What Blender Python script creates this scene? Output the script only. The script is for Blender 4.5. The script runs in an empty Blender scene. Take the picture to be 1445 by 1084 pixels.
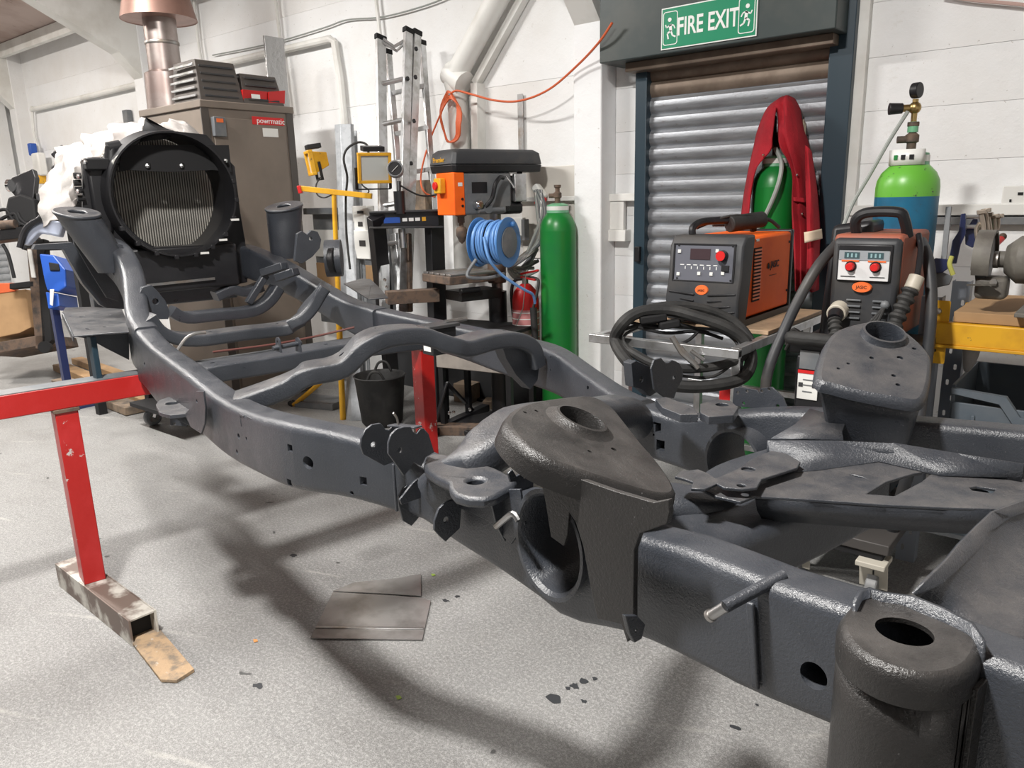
import bpy, bmesh, math, random
from mathutils import Matrix, Vector
from mathutils.geometry import delaunay_2d_cdt
rnd = random.Random(7)
scn = bpy.context.scene
COL = scn.collection
R = math.radians
V = Vector
# ---------------------------------------------------------------- camera
F = 1080.0; PW = 1445; PH = 1084
PITCH, ROLL, YAW, CH = R(13.8), R(-1.47), R(-39.5), 1.5
fwd = V((math.sin(YAW)*math.cos(PITCH), math.cos(YAW)*math.cos(PITCH), -math.sin(PITCH)))
rgt = V((math.cos(YAW), -math.sin(YAW), 0)); upv = rgt.cross(fwd)
r2 = math.cos(ROLL)*rgt + math.sin(ROLL)*upv
u2 = -math.sin(ROLL)*rgt + math.cos(ROLL)*upv
EYE = V((0, 0, CH))
cam = bpy.data.cameras.new('camera'); camo = bpy.data.objects.new('camera', cam); COL.objects.link(camo)
cam.sensor_width = 36; cam.lens = 36*F/PW; cam.clip_start = .02; cam.clip_end = 100
camo.matrix_world = Matrix(((r2.x, u2.x, -fwd.x, 0), (r2.y, u2.y, -fwd.y, 0), (r2.z, u2.z, -fwd.z, CH), (0, 0, 0, 1)))
scn.camera = camo
# ---------------------------------------------------------------- world, lights, exposure
scn.view_settings.view_transform = 'Standard'; scn.view_settings.look = 'None'
scn.view_settings.exposure = 0.34; scn.view_settings.gamma = 1; scn.view_settings.use_curve_mapping = False
wd = bpy.data.worlds.new('world'); scn.world = wd; wd.use_nodes = True
wd.node_tree.nodes['Background'].inputs[0].default_value = (.85, .92, 1, 1)
wd.node_tree.nodes['Background'].inputs[1].default_value = .03
def area(name, loc, sx, sy, power, col, rz=0):
    l = bpy.data.lights.new(name, 'AREA'); l.shape = 'RECTANGLE'; l.size = sx; l.size_y = sy
    l.energy = power; l.color = col
    o = bpy.data.objects.new(name, l); COL.objects.link(o); o.location = loc; o.rotation_euler = (0, 0, rz)
    return o
BATTENS_AND_FILL = [(-1.30, -.06, 3.95, 235), (2.6, -1.8, 4.2, 10), (-5.2, 1.0, 4.05, 210), (-6.6, -3.6, 4.2, 12), (-.9, -3.8, 4.2, 8), (-9.6, 1.0, 4.05, 170)]  # first one casts the floor shadows; the rest are unseen lamps added as fill
for i, (x, y, z, p) in enumerate(BATTENS_AND_FILL):
    area('batten_or_fill_light', (x, y, z-.09), .30 if i == 0 else 1.5, .24 if i == 0 else .22, p, (1, .97, .93) if x > -8 else (1, .93, .86), 0)
# ---------------------------------------------------------------- placing helpers
def ray(x, y): return fwd + r2*((x-PW/2)/F) - u2*((y-PH/2)/F)
def atz(x, y, z): d = ray(x, y); return EYE + d*((z-CH)/d.z)
def aty(x, y, Y): d = ray(x, y); return EYE + d*(Y/d.y)
def atx(x, y, X): d = ray(x, y); return EYE + d*(X/d.x)
def atd(x, y, D): return EYE + ray(x, y)*D
CA = R(-10.5); LU = V((math.cos(CA), math.sin(CA), 0)); LV = V((-math.sin(CA), math.cos(CA), 0))
def cc(p): return V((p.dot(LU), p.dot(LV), p.z))
def cZ(x, y, z): return cc(atz(x, y, z))
def cV(x, y, v): d = ray(x, y); return cc(EYE + d*(v/d.dot(LV)))
def cU(x, y, u): d = ray(x, y); return cc(EYE + d*(u/d.dot(LU)))
def cP(x, y, p0, gu, gv):       # plane z = z0 + gu(u-u0) + gv(v-v0) in chassis coordinates
    n = LV*(-gv) + LU*(-gu) + V((0, 0, 1)); o = LU*p0[0] + LV*p0[1] + V((0, 0, p0[2]))
    d = ray(x, y); return cc(EYE + d*((o-EYE).dot(n)/d.dot(n)))
# ---------------------------------------------------------------- materials
def nn(nt, t, **k):
    n = nt.nodes.new(t)
    for a, b in k.items():
        if a.startswith('i_'): n.inputs[a[2:].replace('_', ' ')].default_value = b
        else: setattr(n, a, b)
    return n
def ramp(nt, src, stops):
    r = nt.nodes.new('ShaderNodeValToRGB'); e = r.color_ramp.elements
    while len(e) < len(stops): e.new(.5)
    for q, (p, c) in zip(e, stops):
        q.position = p; q.color = (c[0], c[1], c[2], 1) if hasattr(c, '__len__') else (c, c, c, 1)
    nt.links.new(src, r.inputs[0]); return r.outputs[0]
def mix(nt, f, a, b, mode='MIX'):
    m = nt.nodes.new('ShaderNodeMix'); m.data_type = 'RGBA'; m.blend_type = mode
    for s, x in ((m.inputs[0], f), (m.inputs[6], a), (m.inputs[7], b)):
        if hasattr(x, 'is_linked'): nt.links.new(x, s)
        else: s.default_value = (x[0], x[1], x[2], 1) if hasattr(x, '__len__') else x
    return m.outputs[2]
def noise(nt, co, scale, detail=4, rough=.6, sc=None):
    n = nn(nt, 'ShaderNodeTexNoise'); n.inputs['Scale'].default_value = scale
    n.inputs['Detail'].default_value = detail; n.inputs['Roughness'].default_value = rough
    if sc:
        mp = nn(nt, 'ShaderNodeMapping'); mp.inputs['Scale'].default_value = sc
        nt.links.new(co, mp.inputs[0]); co = mp.outputs[0]
    nt.links.new(co, n.inputs['Vector']); return n.outputs['Fac']
def base(name):
    m = bpy.data.materials.new(name); m.use_nodes = True; nt = m.node_tree
    b = nt.nodes['Principled BSDF']; co = nn(nt, 'ShaderNodeTexCoord').outputs['Object']
    return m, nt, b, co
def bumpit(nt, b, h, s, d=.01):
    bp = nn(nt, 'ShaderNodeBump'); bp.inputs['Strength'].default_value = s; bp.inputs['Distance'].default_value = d
    nt.links.new(h, bp.inputs['Height']); nt.links.new(bp.outputs[0], b.inputs['Normal'])
def mat(name, c, r=.5, m=0, c2=None, vs=6, lo=.45, hi=.65, bump=0, bs=60, c3=None, vs3=30, lo3=.6, hi3=.66, r2_=None, em=0, spec=None, coat=0):
    M, nt, b, co = base(name)
    col = c
    if c2: 
        f = ramp(nt, noise(nt, co, vs), [(lo, 0), (hi, 1)]); col = mix(nt, f, c, c2)
        if r2_ is not None:
            mr = nn(nt, 'ShaderNodeMapRange'); mr.inputs[3].default_value = r; mr.inputs[4].default_value = r2_
            nt.links.new(f, mr.inputs[0]); nt.links.new(mr.outputs[0], b.inputs['Roughness'])
    if c3: col = mix(nt, ramp(nt, noise(nt, co, vs3, 6, .7), [(lo3, 0), (hi3, 1)]), col, c3)
    if hasattr(col, 'is_linked'): nt.links.new(col, b.inputs['Base Color'])
    else: b.inputs['Base Color'].default_value = (*c, 1)
    if r2_ is None: b.inputs['Roughness'].default_value = r
    b.inputs['Metallic'].default_value = m
    if spec is not None: b.inputs['Specular IOR Level'].default_value = spec
    if coat: b.inputs['Coat Weight'].default_value = coat; b.inputs['Coat Roughness'].default_value = .1
    if bump: bumpit(nt, b, noise(nt, co, bs, 3), bump)
    if em: b.inputs['Emission Color'].default_value = (*c, 1); b.inputs['Emission Strength'].default_value = em
    return M
# ---------------------------------------------------------------- mesh builder
def pip(p, poly):
    c = False; n = len(poly)
    for i in range(n):
        a, b = poly[i], poly[i-1]
        if (a[1] > p[1]) != (b[1] > p[1]) and p[0] < (b[0]-a[0])*(p[1]-a[1])/(b[1]-a[1])+a[0]: c = not c
    return c
def frame3(o, x, y):
    x = V(x).normalized(); z = x.cross(V(y)).normalized(); y = z.cross(x)
    return Matrix(((x.x, y.x, z.x, o[0]), (x.y, y.y, z.y, o[1]), (x.z, y.z, z.z, o[2]), (0, 0, 0, 1)))
def circ(c, r, n=16, ry=None, a0=0): return [(c[0]+r*math.cos(a0+2*math.pi*i/n), c[1]+(ry or r)*math.sin(a0+2*math.pi*i/n)) for i in range(n)]
def arc(c, r, a, b, n=8, ry=None): return [(c[0]+r*math.cos(R(a+(b-a)*i/n)), c[1]+(ry or r)*math.sin(R(a+(b-a)*i/n))) for i in range(n+1)]
def rrect(w, h, r, n=4, c=(0, 0)):
    o = []
    for sx, sy, a in ((1, 1, 0), (-1, 1, 90), (-1, -1, 180), (1, -1, 270)):
        o += arc((c[0]+sx*(w/2-r), c[1]+sy*(h/2-r)), r, a, a+90, n)
    return o
def catmull(pts, k=6, closed=False):
    P = [V(p) for p in pts]; n = len(P); out = []
    for i in range(n if closed else n-1):
        a, b, c, d = (P[(i-1) % n] if closed or i > 0 else P[0]), P[i], P[(i+1) % n], (P[(i+2) % n] if closed or i+2 < n else P[-1])
        for j in range(k):
            t = j/k
            out.append(.5*((2*b)+(c-a)*t+(2*a-5*b+4*c-d)*t*t+(3*b-a-3*c+d)*t**3))
    if not closed: out.append(P[-1])
    return out
ORDER = []
class MB:
    def __init__(s, xf=None): s.v = []; s.f = []; s.xf = xf
    def add(s, vs, fs, M=None):
        o = len(s.v); s.v += [(M @ V(p)) if M else V(p) for p in vs]; s.f += [tuple(i+o for i in f) for f in fs]; return s
    def box(s, c, d, rz=0, M=None):
        x, y, z = d[0]/2, d[1]/2, d[2]/2
        T = Matrix.Translation(V(c)) @ Matrix.Rotation(rz, 4, 'Z')
        if M: T = M @ T
        return s.add([(a, b, e) for a in (-x, x) for b in (-y, y) for e in (-z, z)],
            [(0, 1, 3, 2), (4, 6, 7, 5), (0, 4, 5, 1), (2, 3, 7, 6), (0, 2, 6, 4), (1, 5, 7, 3)], T)
    def bar(s, a, b, w, h, up=(0, 0, 1)):
        a = V(a); b = V(b); d = (b-a); L = d.length; d.normalize(); u = V(up)
        if abs(d.dot(u.normalized())) > .97: u = V((0, 1, 0))
        y = u.cross(d).normalized(); z = d.cross(y)
        M = Matrix(((d.x, y.x, z.x, (a.x+b.x)/2), (d.y, y.y, z.y, (a.y+b.y)/2), (d.z, y.z, z.z, (a.z+b.z)/2), (0, 0, 0, 1)))
        return s.box((0, 0, 0), (L, w, h), 0, M)
    def loft(s, secs, caps=True, ring=True):
        n = len(secs[0]); vs = [p for q in secs for p in q]; fs = []
        for i in range(len(secs)-1):
            for j in range(n if ring else n-1):
                a, b = i*n+j, i*n+(j+1) % n; fs.append((a, b, b+n, a+n))
        if caps: fs += [tuple(range(n-1, -1, -1)), tuple(range(len(vs)-n, len(vs)))]
        return s.add(vs, fs)
    def cyl(s, a, b, r0, r1=None, n=16, caps=True):
        a = V(a); b = V(b); r1 = r0 if r1 is None else r1; d = (b-a).normalized()
        x = d.orthogonal().normalized(); y = d.cross(x)
        return s.loft([[c+(x*math.cos(t)+y*math.sin(t))*r for t in [2*math.pi*i/n for i in range(n)]] for c, r in ((a, r0), (b, r1))], caps)
    def tube(s, path, r, n=8, closed=False, caps=True):
        P = [V(p) for p in path]; m = len(P); secs = []; x = None
        for i in range(m):
            a = P[i-1] if (i or closed) else P[0]; b = P[(i+1) % m] if (i < m-1 or closed) else P[-1]
            d = (b-a).normalized()
            if x is None: x = d.orthogonal().normalized()
            x = (x-d*x.dot(d)).normalized(); y = d.cross(x); rr = r[i] if hasattr(r, '__len__') else r
            secs.append([P[i]+(x*math.cos(2*math.pi*k/n)+y*math.sin(2*math.pi*k/n))*rr for k in range(n)])
        if closed: secs.append(secs[0]); caps = False
        return s.loft(secs, caps)
    def lathe(s, prof, c=(0, 0, 0), n=28, M=None, caps=True):
        T = (M or Matrix()) @ Matrix.Translation(V(c)); 
        secs = [[T @ V((r*math.cos(2*math.pi*k/n), r*math.sin(2*math.pi*k/n), z)) for k in range(n)] for r, z in prof]
        return s.loft(secs, caps)
    def plate(s, out, holes=(), t=.005, M=None, z0=None):
        z0 = -t/2 if z0 is None else z0
        loops = [list(out)]+[list(h) for h in holes]; vs = []; es = []
        for l in loops:
            o = len(vs); vs += [V(p[:2]) if not isinstance(p, V) else V((p[0], p[1])) for p in l]; es += [(o+i, o+(i+1) % len(l)) for i in range(len(l))]
        rv, re, rf, *_ = delaunay_2d_cdt(vs, es, [], 0, 1e-7)
        T = []
        for f in rf:
            c = sum((rv[i] for i in f), V((0, 0)))/len(f)
            if pip(c, loops[0]) and not any(pip(c, h) for h in loops[1:]): 
                a = rv[f[0]]; ar = (rv[f[1]]-a).cross(rv[f[2]]-a); T.append(tuple(f) if ar > 0 else tuple(reversed(f)))
        n = len(rv); q = [(p.x, p.y, z0) for p in rv]+[(p.x, p.y, z0+t) for p in rv]
        fs = [tuple(i+n for i in f) for f in T]+[tuple(reversed(f)) for f in T]
        E = set((f[i], f[(i+1) % 3]) for f in T for i in range(3))
        fs += [(a, b, b+n, a+n) for a, b in E if (b, a) not in E]
        return s.add(q, fs, M)
    def grid(s, rows, closed=False):
        n = len(rows[0]); return s.add([p for r in rows for p in r], [(i*n+j, i*n+j+1, (i+1)*n+j+1, (i+1)*n+j) for i in range(len(rows)-1) for j in range(n-1)])
    def ball(s, c, r, n=12, sz=1, M=None):
        return s.lathe([(max(1e-4, r*math.sin(math.pi*i/(n//2))), -r*sz*math.cos(math.pi*i/(n//2))) for i in range(n//2+1)], c, n, M)
    def build(s, name, m, parent=None, bev=0, smooth=True, ang=35, solid=0, sub=0, cut=None, seg=2):
        me = bpy.data.meshes.new(name)
        me.from_pydata([(s.xf @ p) if s.xf else p for p in s.v], [], s.f)
        bm = bmesh.new(); bm.from_mesh(me)
        bmesh.ops.remove_doubles(bm, verts=bm.verts, dist=1e-6)
        bmesh.ops.recalc_face_normals(bm, faces=bm.faces); bm.to_mesh(me); bm.free()
        if smooth: me.shade_smooth(); me.set_sharp_from_angle(angle=R(ang))
        me.materials.append(m)
        o = bpy.data.objects.new(name, me); ORDER.append(o); COL.objects.link(o); o.parent = parent
        if cut:
            cm = bpy.data.meshes.new('cut'); cm.from_pydata([(s.xf @ p) if s.xf else p for p in cut.v], [], cut.f)
            b2 = bmesh.new(); b2.from_mesh(cm); bmesh.ops.recalc_face_normals(b2, faces=b2.faces); b2.to_mesh(cm); b2.free()
            co = bpy.data.objects.new('cut', cm); COL.objects.link(co); co.parent = parent
            md = o.modifiers.new('b', 'BOOLEAN'); md.object = co; md.operation = 'DIFFERENCE'; md.solver = 'EXACT'; md.use_self = True
            bpy.context.view_layer.update()
            ev = bpy.data.meshes.new_from_object(o.evaluated_get(bpy.context.evaluated_depsgraph_get()))
            if not len(ev.vertices):
                md.use_self = True; bpy.context.view_layer.update()
                ev = bpy.data.meshes.new_from_object(o.evaluated_get(bpy.context.evaluated_depsgraph_get())); print('SELF', name, len(ev.vertices))
            o.modifiers.clear(); ev.name = name; o.data = ev; bpy.data.objects.remove(co)
            ev.shade_smooth(); ev.set_sharp_from_angle(angle=R(ang))
        if solid: md = o.modifiers.new('s', 'SOLIDIFY'); md.thickness = solid; md.offset = 0
        if sub: md = o.modifiers.new('d', 'SUBSURF'); md.levels = sub; md.render_levels = sub
        if bev: md = o.modifiers.new('v', 'BEVEL'); md.width = bev; md.segments = seg; md.limit_method = 'ANGLE'; md.angle_limit = R(40)
        return o
def tag(o, label, cat, group=None):
    o['label'] = label; o['category'] = cat
    if group: o['group'] = group
    return o
def thing(name, label, cat, loc=(0, 0, 0), rz=0, group=None):
    o = bpy.data.objects.new(name, None); COL.objects.link(o); o.location = loc; o.rotation_euler = (0, 0, rz); o.empty_display_size = .1
    return tag(o, label, cat, group)
def inv(o): return (Matrix.Translation(o.location) @ Matrix.Rotation(o.rotation_euler.z, 4, 'Z')).inverted()
def struct(o): o['kind'] = 'structure'; return o
def stuff(o): o['kind'] = 'stuff'; return o
def lab(o, t): o['label'] = t; return o
def text(name, s, size, M, m, parent=None, ext=.0006, bold=0, sx=1, xf=None):
    c = bpy.data.curves.new(name, 'FONT'); c.body = s; c.size = size; c.align_x = 'CENTER'; c.align_y = 'CENTER'; c.extrude = ext; c.offset = bold
    c.resolution_u = 3
    o = bpy.data.objects.new(name, c); COL.objects.link(o); bpy.context.view_layer.update()
    me = bpy.data.meshes.new_from_object(o.evaluated_get(bpy.context.evaluated_depsgraph_get())); bpy.data.objects.remove(o)
    me.transform((xf or Matrix()) @ M @ Matrix.Diagonal((sx, 1, 1, 1))); me.materials.clear(); me.materials.append(m)
    o = bpy.data.objects.new(name, me); COL.objects.link(o); o.parent = parent; ORDER.append(o); return o
# ---------------------------------------------------------------- material list
def chassis_mat(name, dust, ca=(.026, .030, .038), cb=(.042, .047, .057), sp=.72):
    M, nt, b, co = base(name)
    n1 = noise(nt, co, 3.5, 5, .6); n2 = noise(nt, co, 14, 6, .65)
    c = mix(nt, ramp(nt, n1, [(.35, 0), (.7, 1)]), ca, cb)
    g = nn(nt, 'ShaderNodeNewGeometry'); sx = nn(nt, 'ShaderNodeSeparateXYZ'); nt.links.new(g.outputs['Normal'], sx.inputs[0])
    up = ramp(nt, sx.outputs[2], [(.55, 0), (.95, 1)])
    mm = nn(nt, 'ShaderNodeMath', operation='MULTIPLY'); nt.links.new(up, mm.inputs[0]); nt.links.new(ramp(nt, n2, [(.35, .15), (.7, .8)]), mm.inputs[1])
    m2 = nn(nt, 'ShaderNodeMath', operation='MULTIPLY'); nt.links.new(mm.outputs[0], m2.inputs[0]); m2.inputs[1].default_value = dust
    c = mix(nt, m2.outputs[0], c, (.115, .106, .1))
    c = mix(nt, ramp(nt, noise(nt, co, 210, 2), [(.7, 0), (.76, .35)]), c, (.22, .22, .22))
    nt.links.new(c, b.inputs['Base Color'])
    rr = ramp(nt, n2, [(.3, .27), (.7, .46)]); nt.links.new(rr, b.inputs['Roughness'])
    b.inputs['Specular IOR Level'].default_value = sp
    bumpit(nt, b, noise(nt, co, 190, 3, .75), .42, .004)
    return M
CH_M = chassis_mat('chassis_satin_black', .2)
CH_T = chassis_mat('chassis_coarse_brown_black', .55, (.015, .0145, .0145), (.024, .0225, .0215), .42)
CH_D = chassis_mat('chassis_satin_black_dusty', .9)
BLK = mat('black_steel', (.008, .008, .009), .42, bump=.15, bs=90)
BLKM = mat('black_matt', (.007, .007, .008), .8)
BLKP = mat('black_plastic', (.009, .009, .011), .42, c2=(.016, .016, .018), vs=4)
RUB = mat('black_rubber', (.014, .014, .014), .7, c2=(.036, .035, .033), vs=5, bump=.2, bs=50)
DGREY = mat('dark_grey_plastic', (.032, .034, .038), .5, c2=(.055, .051, .048), vs=5)
GREYP = mat('mid_grey_paint', (.13, .14, .15), .5, c2=(.19, .19, .19), vs=7)
STEEL = mat('bare_steel', (.42, .42, .42), .38, 1, c2=(.3, .26, .22), vs=8, r2_=.6)
ALU = mat('aluminium', (.62, .63, .64), .36, .9, c2=(.42, .42, .41), vs=12, bump=.1)
GALV = mat('galvanised_steel', (.45, .47, .49), .6, .6, c2=(.36, .38, .4), vs=22)
RUST = mat('rusty_steel', (.16, .11, .08), .75, .3, c2=(.07, .06, .055), vs=14)
CHROME = mat('chrome', (.75, .75, .75), .15, 1)
BRASS = mat('brass', (.42, .3, .13), .35, 1)
RED = mat('red_paint', (.4, .011, .009), .38, c2=(.45, .02, .02), vs=5, c3=(.5, .44, .42), vs3=11, lo3=.63, hi3=.645, bump=.12, bs=30)
REDP = mat('red_plastic', (.6, .015, .015), .4)
REDC = mat('red_cloth', (.36, .006, .016), .9, c2=(.25, .004, .012), vs=6, bump=.35, bs=160)
GRN = mat('green_cylinder_paint', (.01, .2, .03), .34, c2=(.01, .17, .04), vs=3, c3=(.03, .1, .05), vs3=24, lo3=.68, hi3=.72)
GRN2 = mat('pale_green_paint', (.16, .42, .24), .4)
LIME = mat('lime_shoulder_paint', (.13, .42, .045), .35, c3=(.05, .05, .04), vs3=26, lo3=.62, hi3=.65)
BLUE = mat('blue_cylinder_paint', (.008, .13, .24), .42, c2=(.01, .09, .17), vs=5, c3=(.05, .05, .05), vs3=22, lo3=.63, hi3=.68)
BLUEP = mat('blue_plastic', (.02, .09, .42), .4)
LBLUE = mat('blue_cable_sheath', (.13, .3, .62), .45)
ORNG = mat('orange_panel_paint', (.95, .15, .012), .6, c2=(.85, .12, .012), vs=4, spec=.25)
ORNC = mat('orange_cable_sheath', (.62, .12, .04), .5)
YEL = mat('yellow_paint', (.75, .4, .02), .42, c2=(.6, .3, .02), vs=6, c3=(.12, .09, .05), vs3=22, lo3=.64, hi3=.68)
WHT = mat('white_paint', (.78, .78, .75), .5, c2=(.66, .65, .61), vs=3)
WHTP = mat('white_plastic', (.75, .75, .72), .4)
CLOTH = mat('white_dust_sheet', (.37, .35, .335), .9, c2=(.3, .275, .26), vs=5, bump=.3, bs=30)
WOOD = mat('raw_timber', (.42, .26, .13), .7, c2=(.3, .19, .1), vs=8, bump=.2, bs=50)
PLY = mat('plywood', (.42, .29, .18), .65, c2=(.28, .2, .13), vs=6, bump=.15)
DWOOD = mat('dirty_timber', (.27, .2, .14), .8, c2=(.12, .1, .08), vs=9, bump=.2)
CARD = mat('cardboard_brown', (.42, .26, .13), .85, c2=(.36, .22, .11), vs=4)
TAUPE = mat('brown_heater_enamel', (.2, .165, .135), .5, c2=(.17, .14, .115), vs=2.5)
TAUPD = mat('dark_brown_heater_frame', (.075, .065, .058), .5)
FLUEM = mat('dull_metal_flue', (.42, .37, .35), .38, .85, c2=(.33, .26, .24), vs=4)
CONE = mat('brown_hood_metal', (.36, .22, .18), .45, .6, c2=(.28, .17, .14), vs=4)
ANTH = mat('anthracite_green_paint', (.035, .05, .05), .42, c2=(.06, .07, .065), vs=3)
NAVY = mat('dark_blue_grey_paint', (.02, .042, .06), .4)
SIGN = mat('sign_green', (.01, .26, .13), .35)
TSIGN = mat('sign_white', (.85, .87, .85), .4)
GLASS = mat('lamp_glass', (.5, .52, .5), .15, 0, spec=.8)
CORE = None
HOSE = mat('grey_hose', (.3, .32, .3), .5)
ORB = mat('orange_badge', (.8, .16, .04), .4)
BINM = mat('grey_bin_plastic', (.1, .125, .15), .5, c2=(.13, .15, .17), vs=4)
ROSE = mat('raw_dark_blue_metal', (.02, .03, .1), .4)
def wall_mat():
    M, nt, b, co = base('painted_concrete_white')
    c = mix(nt, ramp(nt, noise(nt, co, .8, 5, .6), [(.38, 0), (.7, 1)]), (.86, .875, .885), (.76, .75, .73))
    c = mix(nt, ramp(nt, noise(nt, co, 9, 7, .75), [(.62, 0), (.72, .45)]), c, (.6, .57, .52))
    c = mix(nt, ramp(nt, noise(nt, co, 45, 3, .6), [(.7, 0), (.73, .5)]), c, (.4, .37, .33))
    nt.links.new(c, b.inputs['Base Color']); b.inputs['Roughness'].default_value = .6
    bumpit(nt, b, noise(nt, co, 7, 8, .65), .35, .02); return M
WALL = wall_mat()
def floor_mat():
    M, nt, b, co = base('worn_concrete_floor')
    c = mix(nt, ramp(nt, noise(nt, co, 1.3, 7, .7), [(.4, 0), (.6, 1)]), (.19, .187, .183), (.115, .11, .105))
    c = mix(nt, ramp(nt, noise(nt, co, 60, 5, .8), [(.38, 0), (.62, 1)]), c, (.24, .237, .231))
    c = mix(nt, ramp(nt, noise(nt, co, 2.6, 8, .7, (1, 2.2, 1)), [(.5, 0), (.68, .62)]), c, (.1, .092, .086))
    c = mix(nt, ramp(nt, noise(nt, co, 26, 7, .8), [(.64, 0), (.68, .55)]), c, (.17, .16, .155))
    c = mix(nt, ramp(nt, noise(nt, co, 130, 2, .5), [(.71, 0), (.74, .8)]), c, (.7, .7, .69))
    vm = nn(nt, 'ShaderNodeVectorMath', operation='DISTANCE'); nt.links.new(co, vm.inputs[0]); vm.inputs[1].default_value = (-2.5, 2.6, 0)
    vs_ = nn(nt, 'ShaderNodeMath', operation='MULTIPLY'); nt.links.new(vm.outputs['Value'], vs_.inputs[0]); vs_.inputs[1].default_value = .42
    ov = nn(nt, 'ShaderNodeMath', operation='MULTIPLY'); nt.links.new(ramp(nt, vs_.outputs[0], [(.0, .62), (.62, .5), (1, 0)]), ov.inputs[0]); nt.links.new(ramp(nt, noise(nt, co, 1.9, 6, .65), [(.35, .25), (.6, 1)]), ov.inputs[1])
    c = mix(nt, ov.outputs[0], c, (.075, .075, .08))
    # thin pale scratches
    w = nn(nt, 'ShaderNodeTexWave', wave_type='BANDS'); w.inputs['Scale'].default_value = .55; w.inputs['Distortion'].default_value = 5; w.inputs['Detail'].default_value = 3; w.inputs['Detail Scale'].default_value = .8
    mp = nn(nt, 'ShaderNodeMapping'); mp.inputs['Rotation'].default_value = (0, 0, R(68)); nt.links.new(co, mp.inputs[0]); nt.links.new(mp.outputs[0], w.inputs[0])
    mk = nn(nt, 'ShaderNodeMath', operation='MULTIPLY'); nt.links.new(ramp(nt, w.outputs['Fac'], [(.9988, 0), (.9999, .5)]), mk.inputs[0]); nt.links.new(ramp(nt, noise(nt, co, 1.7, 5, .7), [(.5, 0), (.6, 1)]), mk.inputs[1])
    c = mix(nt, mk.outputs[0], c, (.5, .48, .44))
    c = mix(nt, ramp(nt, noise(nt, co, 14, 8, .8, (1, 2.6, 1)), [(.58, 0), (.7, .4)]), c, (.15, .14, .13))
    c = mix(nt, ramp(nt, noise(nt, co, 5, 9, .8), [(.55, 0), (.75, .5)]), c, (.33, .326, .318))
    c = mix(nt, ramp(nt, noise(nt, co, 95, 4, .9), [(.5, 0), (.56, .5)]), c, (.5, .495, .48))
    c = mix(nt, ramp(nt, noise(nt, co, 82, 4, .9, (1, 1.3, 1)), [(.54, 0), (.6, .6)]), c, (.11, .108, .1))
    c = mix(nt, ramp(nt, noise(nt, co, 330, 2, .6), [(.35, .0), (.7, .5)]), c, (.5, .5, .49))
    c = mix(nt, ramp(nt, noise(nt, co, 260, 2, .6), [(.58, .0), (.7, .6)]), c, (.1, .1, .098))
    v = nn(nt, 'ShaderNodeTexVoronoi', feature='F1'); v.inputs['Scale'].default_value = 4.2
    nz = nn(nt, 'ShaderNodeTexNoise'); nz.inputs['Scale'].default_value = 9; nt.links.new(co, nz.inputs[0])
    ad = mix(nt, .12, co, nz.outputs['Color']); nt.links.new(ad, v.inputs['Vector'])
    c = mix(nt, ramp(nt, v.outputs['Distance'], [(.035, .9), (.05, 0)]), c, (.05, .05, .05))
    nt.links.new(c, b.inputs['Base Color'])
    nt.links.new(ramp(nt, noise(nt, co, 3, 4), [(.4, .42), (.65, .68)]), b.inputs['Roughness'])
    c2_ = noise(nt, co, 75, 6, .85, (1, 1.5, 1)); bumpit(nt, b, c2_, .6, .006); return M
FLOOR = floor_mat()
ROOF = mat('roof_sheet_underside', (.52, .42, .38), .8, c2=(.4, .3, .26), vs=1.5, c3=(.16, .1, .08), vs3=5, lo3=.62, hi3=.75)
def shutter_mat():
    M, nt, b, co = base('galvanised_shutter')
    c = mix(nt, ramp(nt, noise(nt, co, 3, 5, .6, (1, 1, 7)), [(.4, 0), (.62, 1)]), (.42, .44, .47), (.3, .31, .33))
    c = mix(nt, ramp(nt, noise(nt, co, 30, 6, .7), [(.6, 0), (.7, .6)]), c, (.22, .2, .18))
    nt.links.new(c, b.inputs['Base Color']); b.inputs['Metallic'].default_value = .75; b.inputs['Roughness'].default_value = .4
    bumpit(nt, b, noise(nt, co, 70, 4), .2, .004); return M
SHUT = shutter_mat()
SHUTB = mat('dirty_brown_shutter', (.17, .13, .1), .5, .5, c2=(.24, .19, .15), vs=5)
def core_mat():
    M, nt, b, co = base('radiator_core')
    w = nn(nt, 'ShaderNodeTexWave', wave_type='BANDS', bands_direction='Y'); w.inputs['Scale'].default_value = 26; w.inputs['Distortion'].default_value = .6; w.inputs['Detail'].default_value = 2
    nt.links.new(co, w.inputs[0])
    c = mix(nt, ramp(nt, w.outputs['Fac'], [(.2, 0), (.8, 1)]), (.06, .058, .052), (.42, .4, .36))
    nt.links.new(c, b.inputs['Base Color']); b.inputs['Metallic'].default_value = .35; b.inputs['Roughness'].default_value = .5
    bumpit(nt, b, w.outputs['Fac'], .6, .006); return M
CORE = core_mat()
# ---------------------------------------------------------------- the workshop shell
WY = 4.21
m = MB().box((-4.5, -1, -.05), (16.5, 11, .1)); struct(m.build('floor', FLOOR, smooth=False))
# roof sheets rising away from the eaves with purlins under them
m = MB()
m.add([(-12.5, 4.4, 3.42), (3.5, 4.4, 3.42), (3.5, -1, 4.87), (-12.5, -1, 4.87), (3.5, -6.4, 3.42), (-12.5, -6.4, 3.42)], [(0, 1, 2, 3), (3, 2, 4, 5)])
ceil = struct(m.build('ceiling', ROOF, smooth=False, solid=.04))
for y in (4.0, 3.3, 2.1, .9, -.2, -1.8, -3.2, -4.6):
    z = 3.42+(4.4-y)*.2685 if y > -1 else 3.42+(y+6.4)*.2685
    MB().box((-4.5, y, z-.1), (16, .06, .15)).build('purlin', WHT if y > 3.9 else ROOF, ceil, bev=.004)
wall = struct(MB().box((-4.5, WY+.15, 1.9), (16.5, .26, 4.6)).build('wall_back', WALL, smooth=False))
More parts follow.
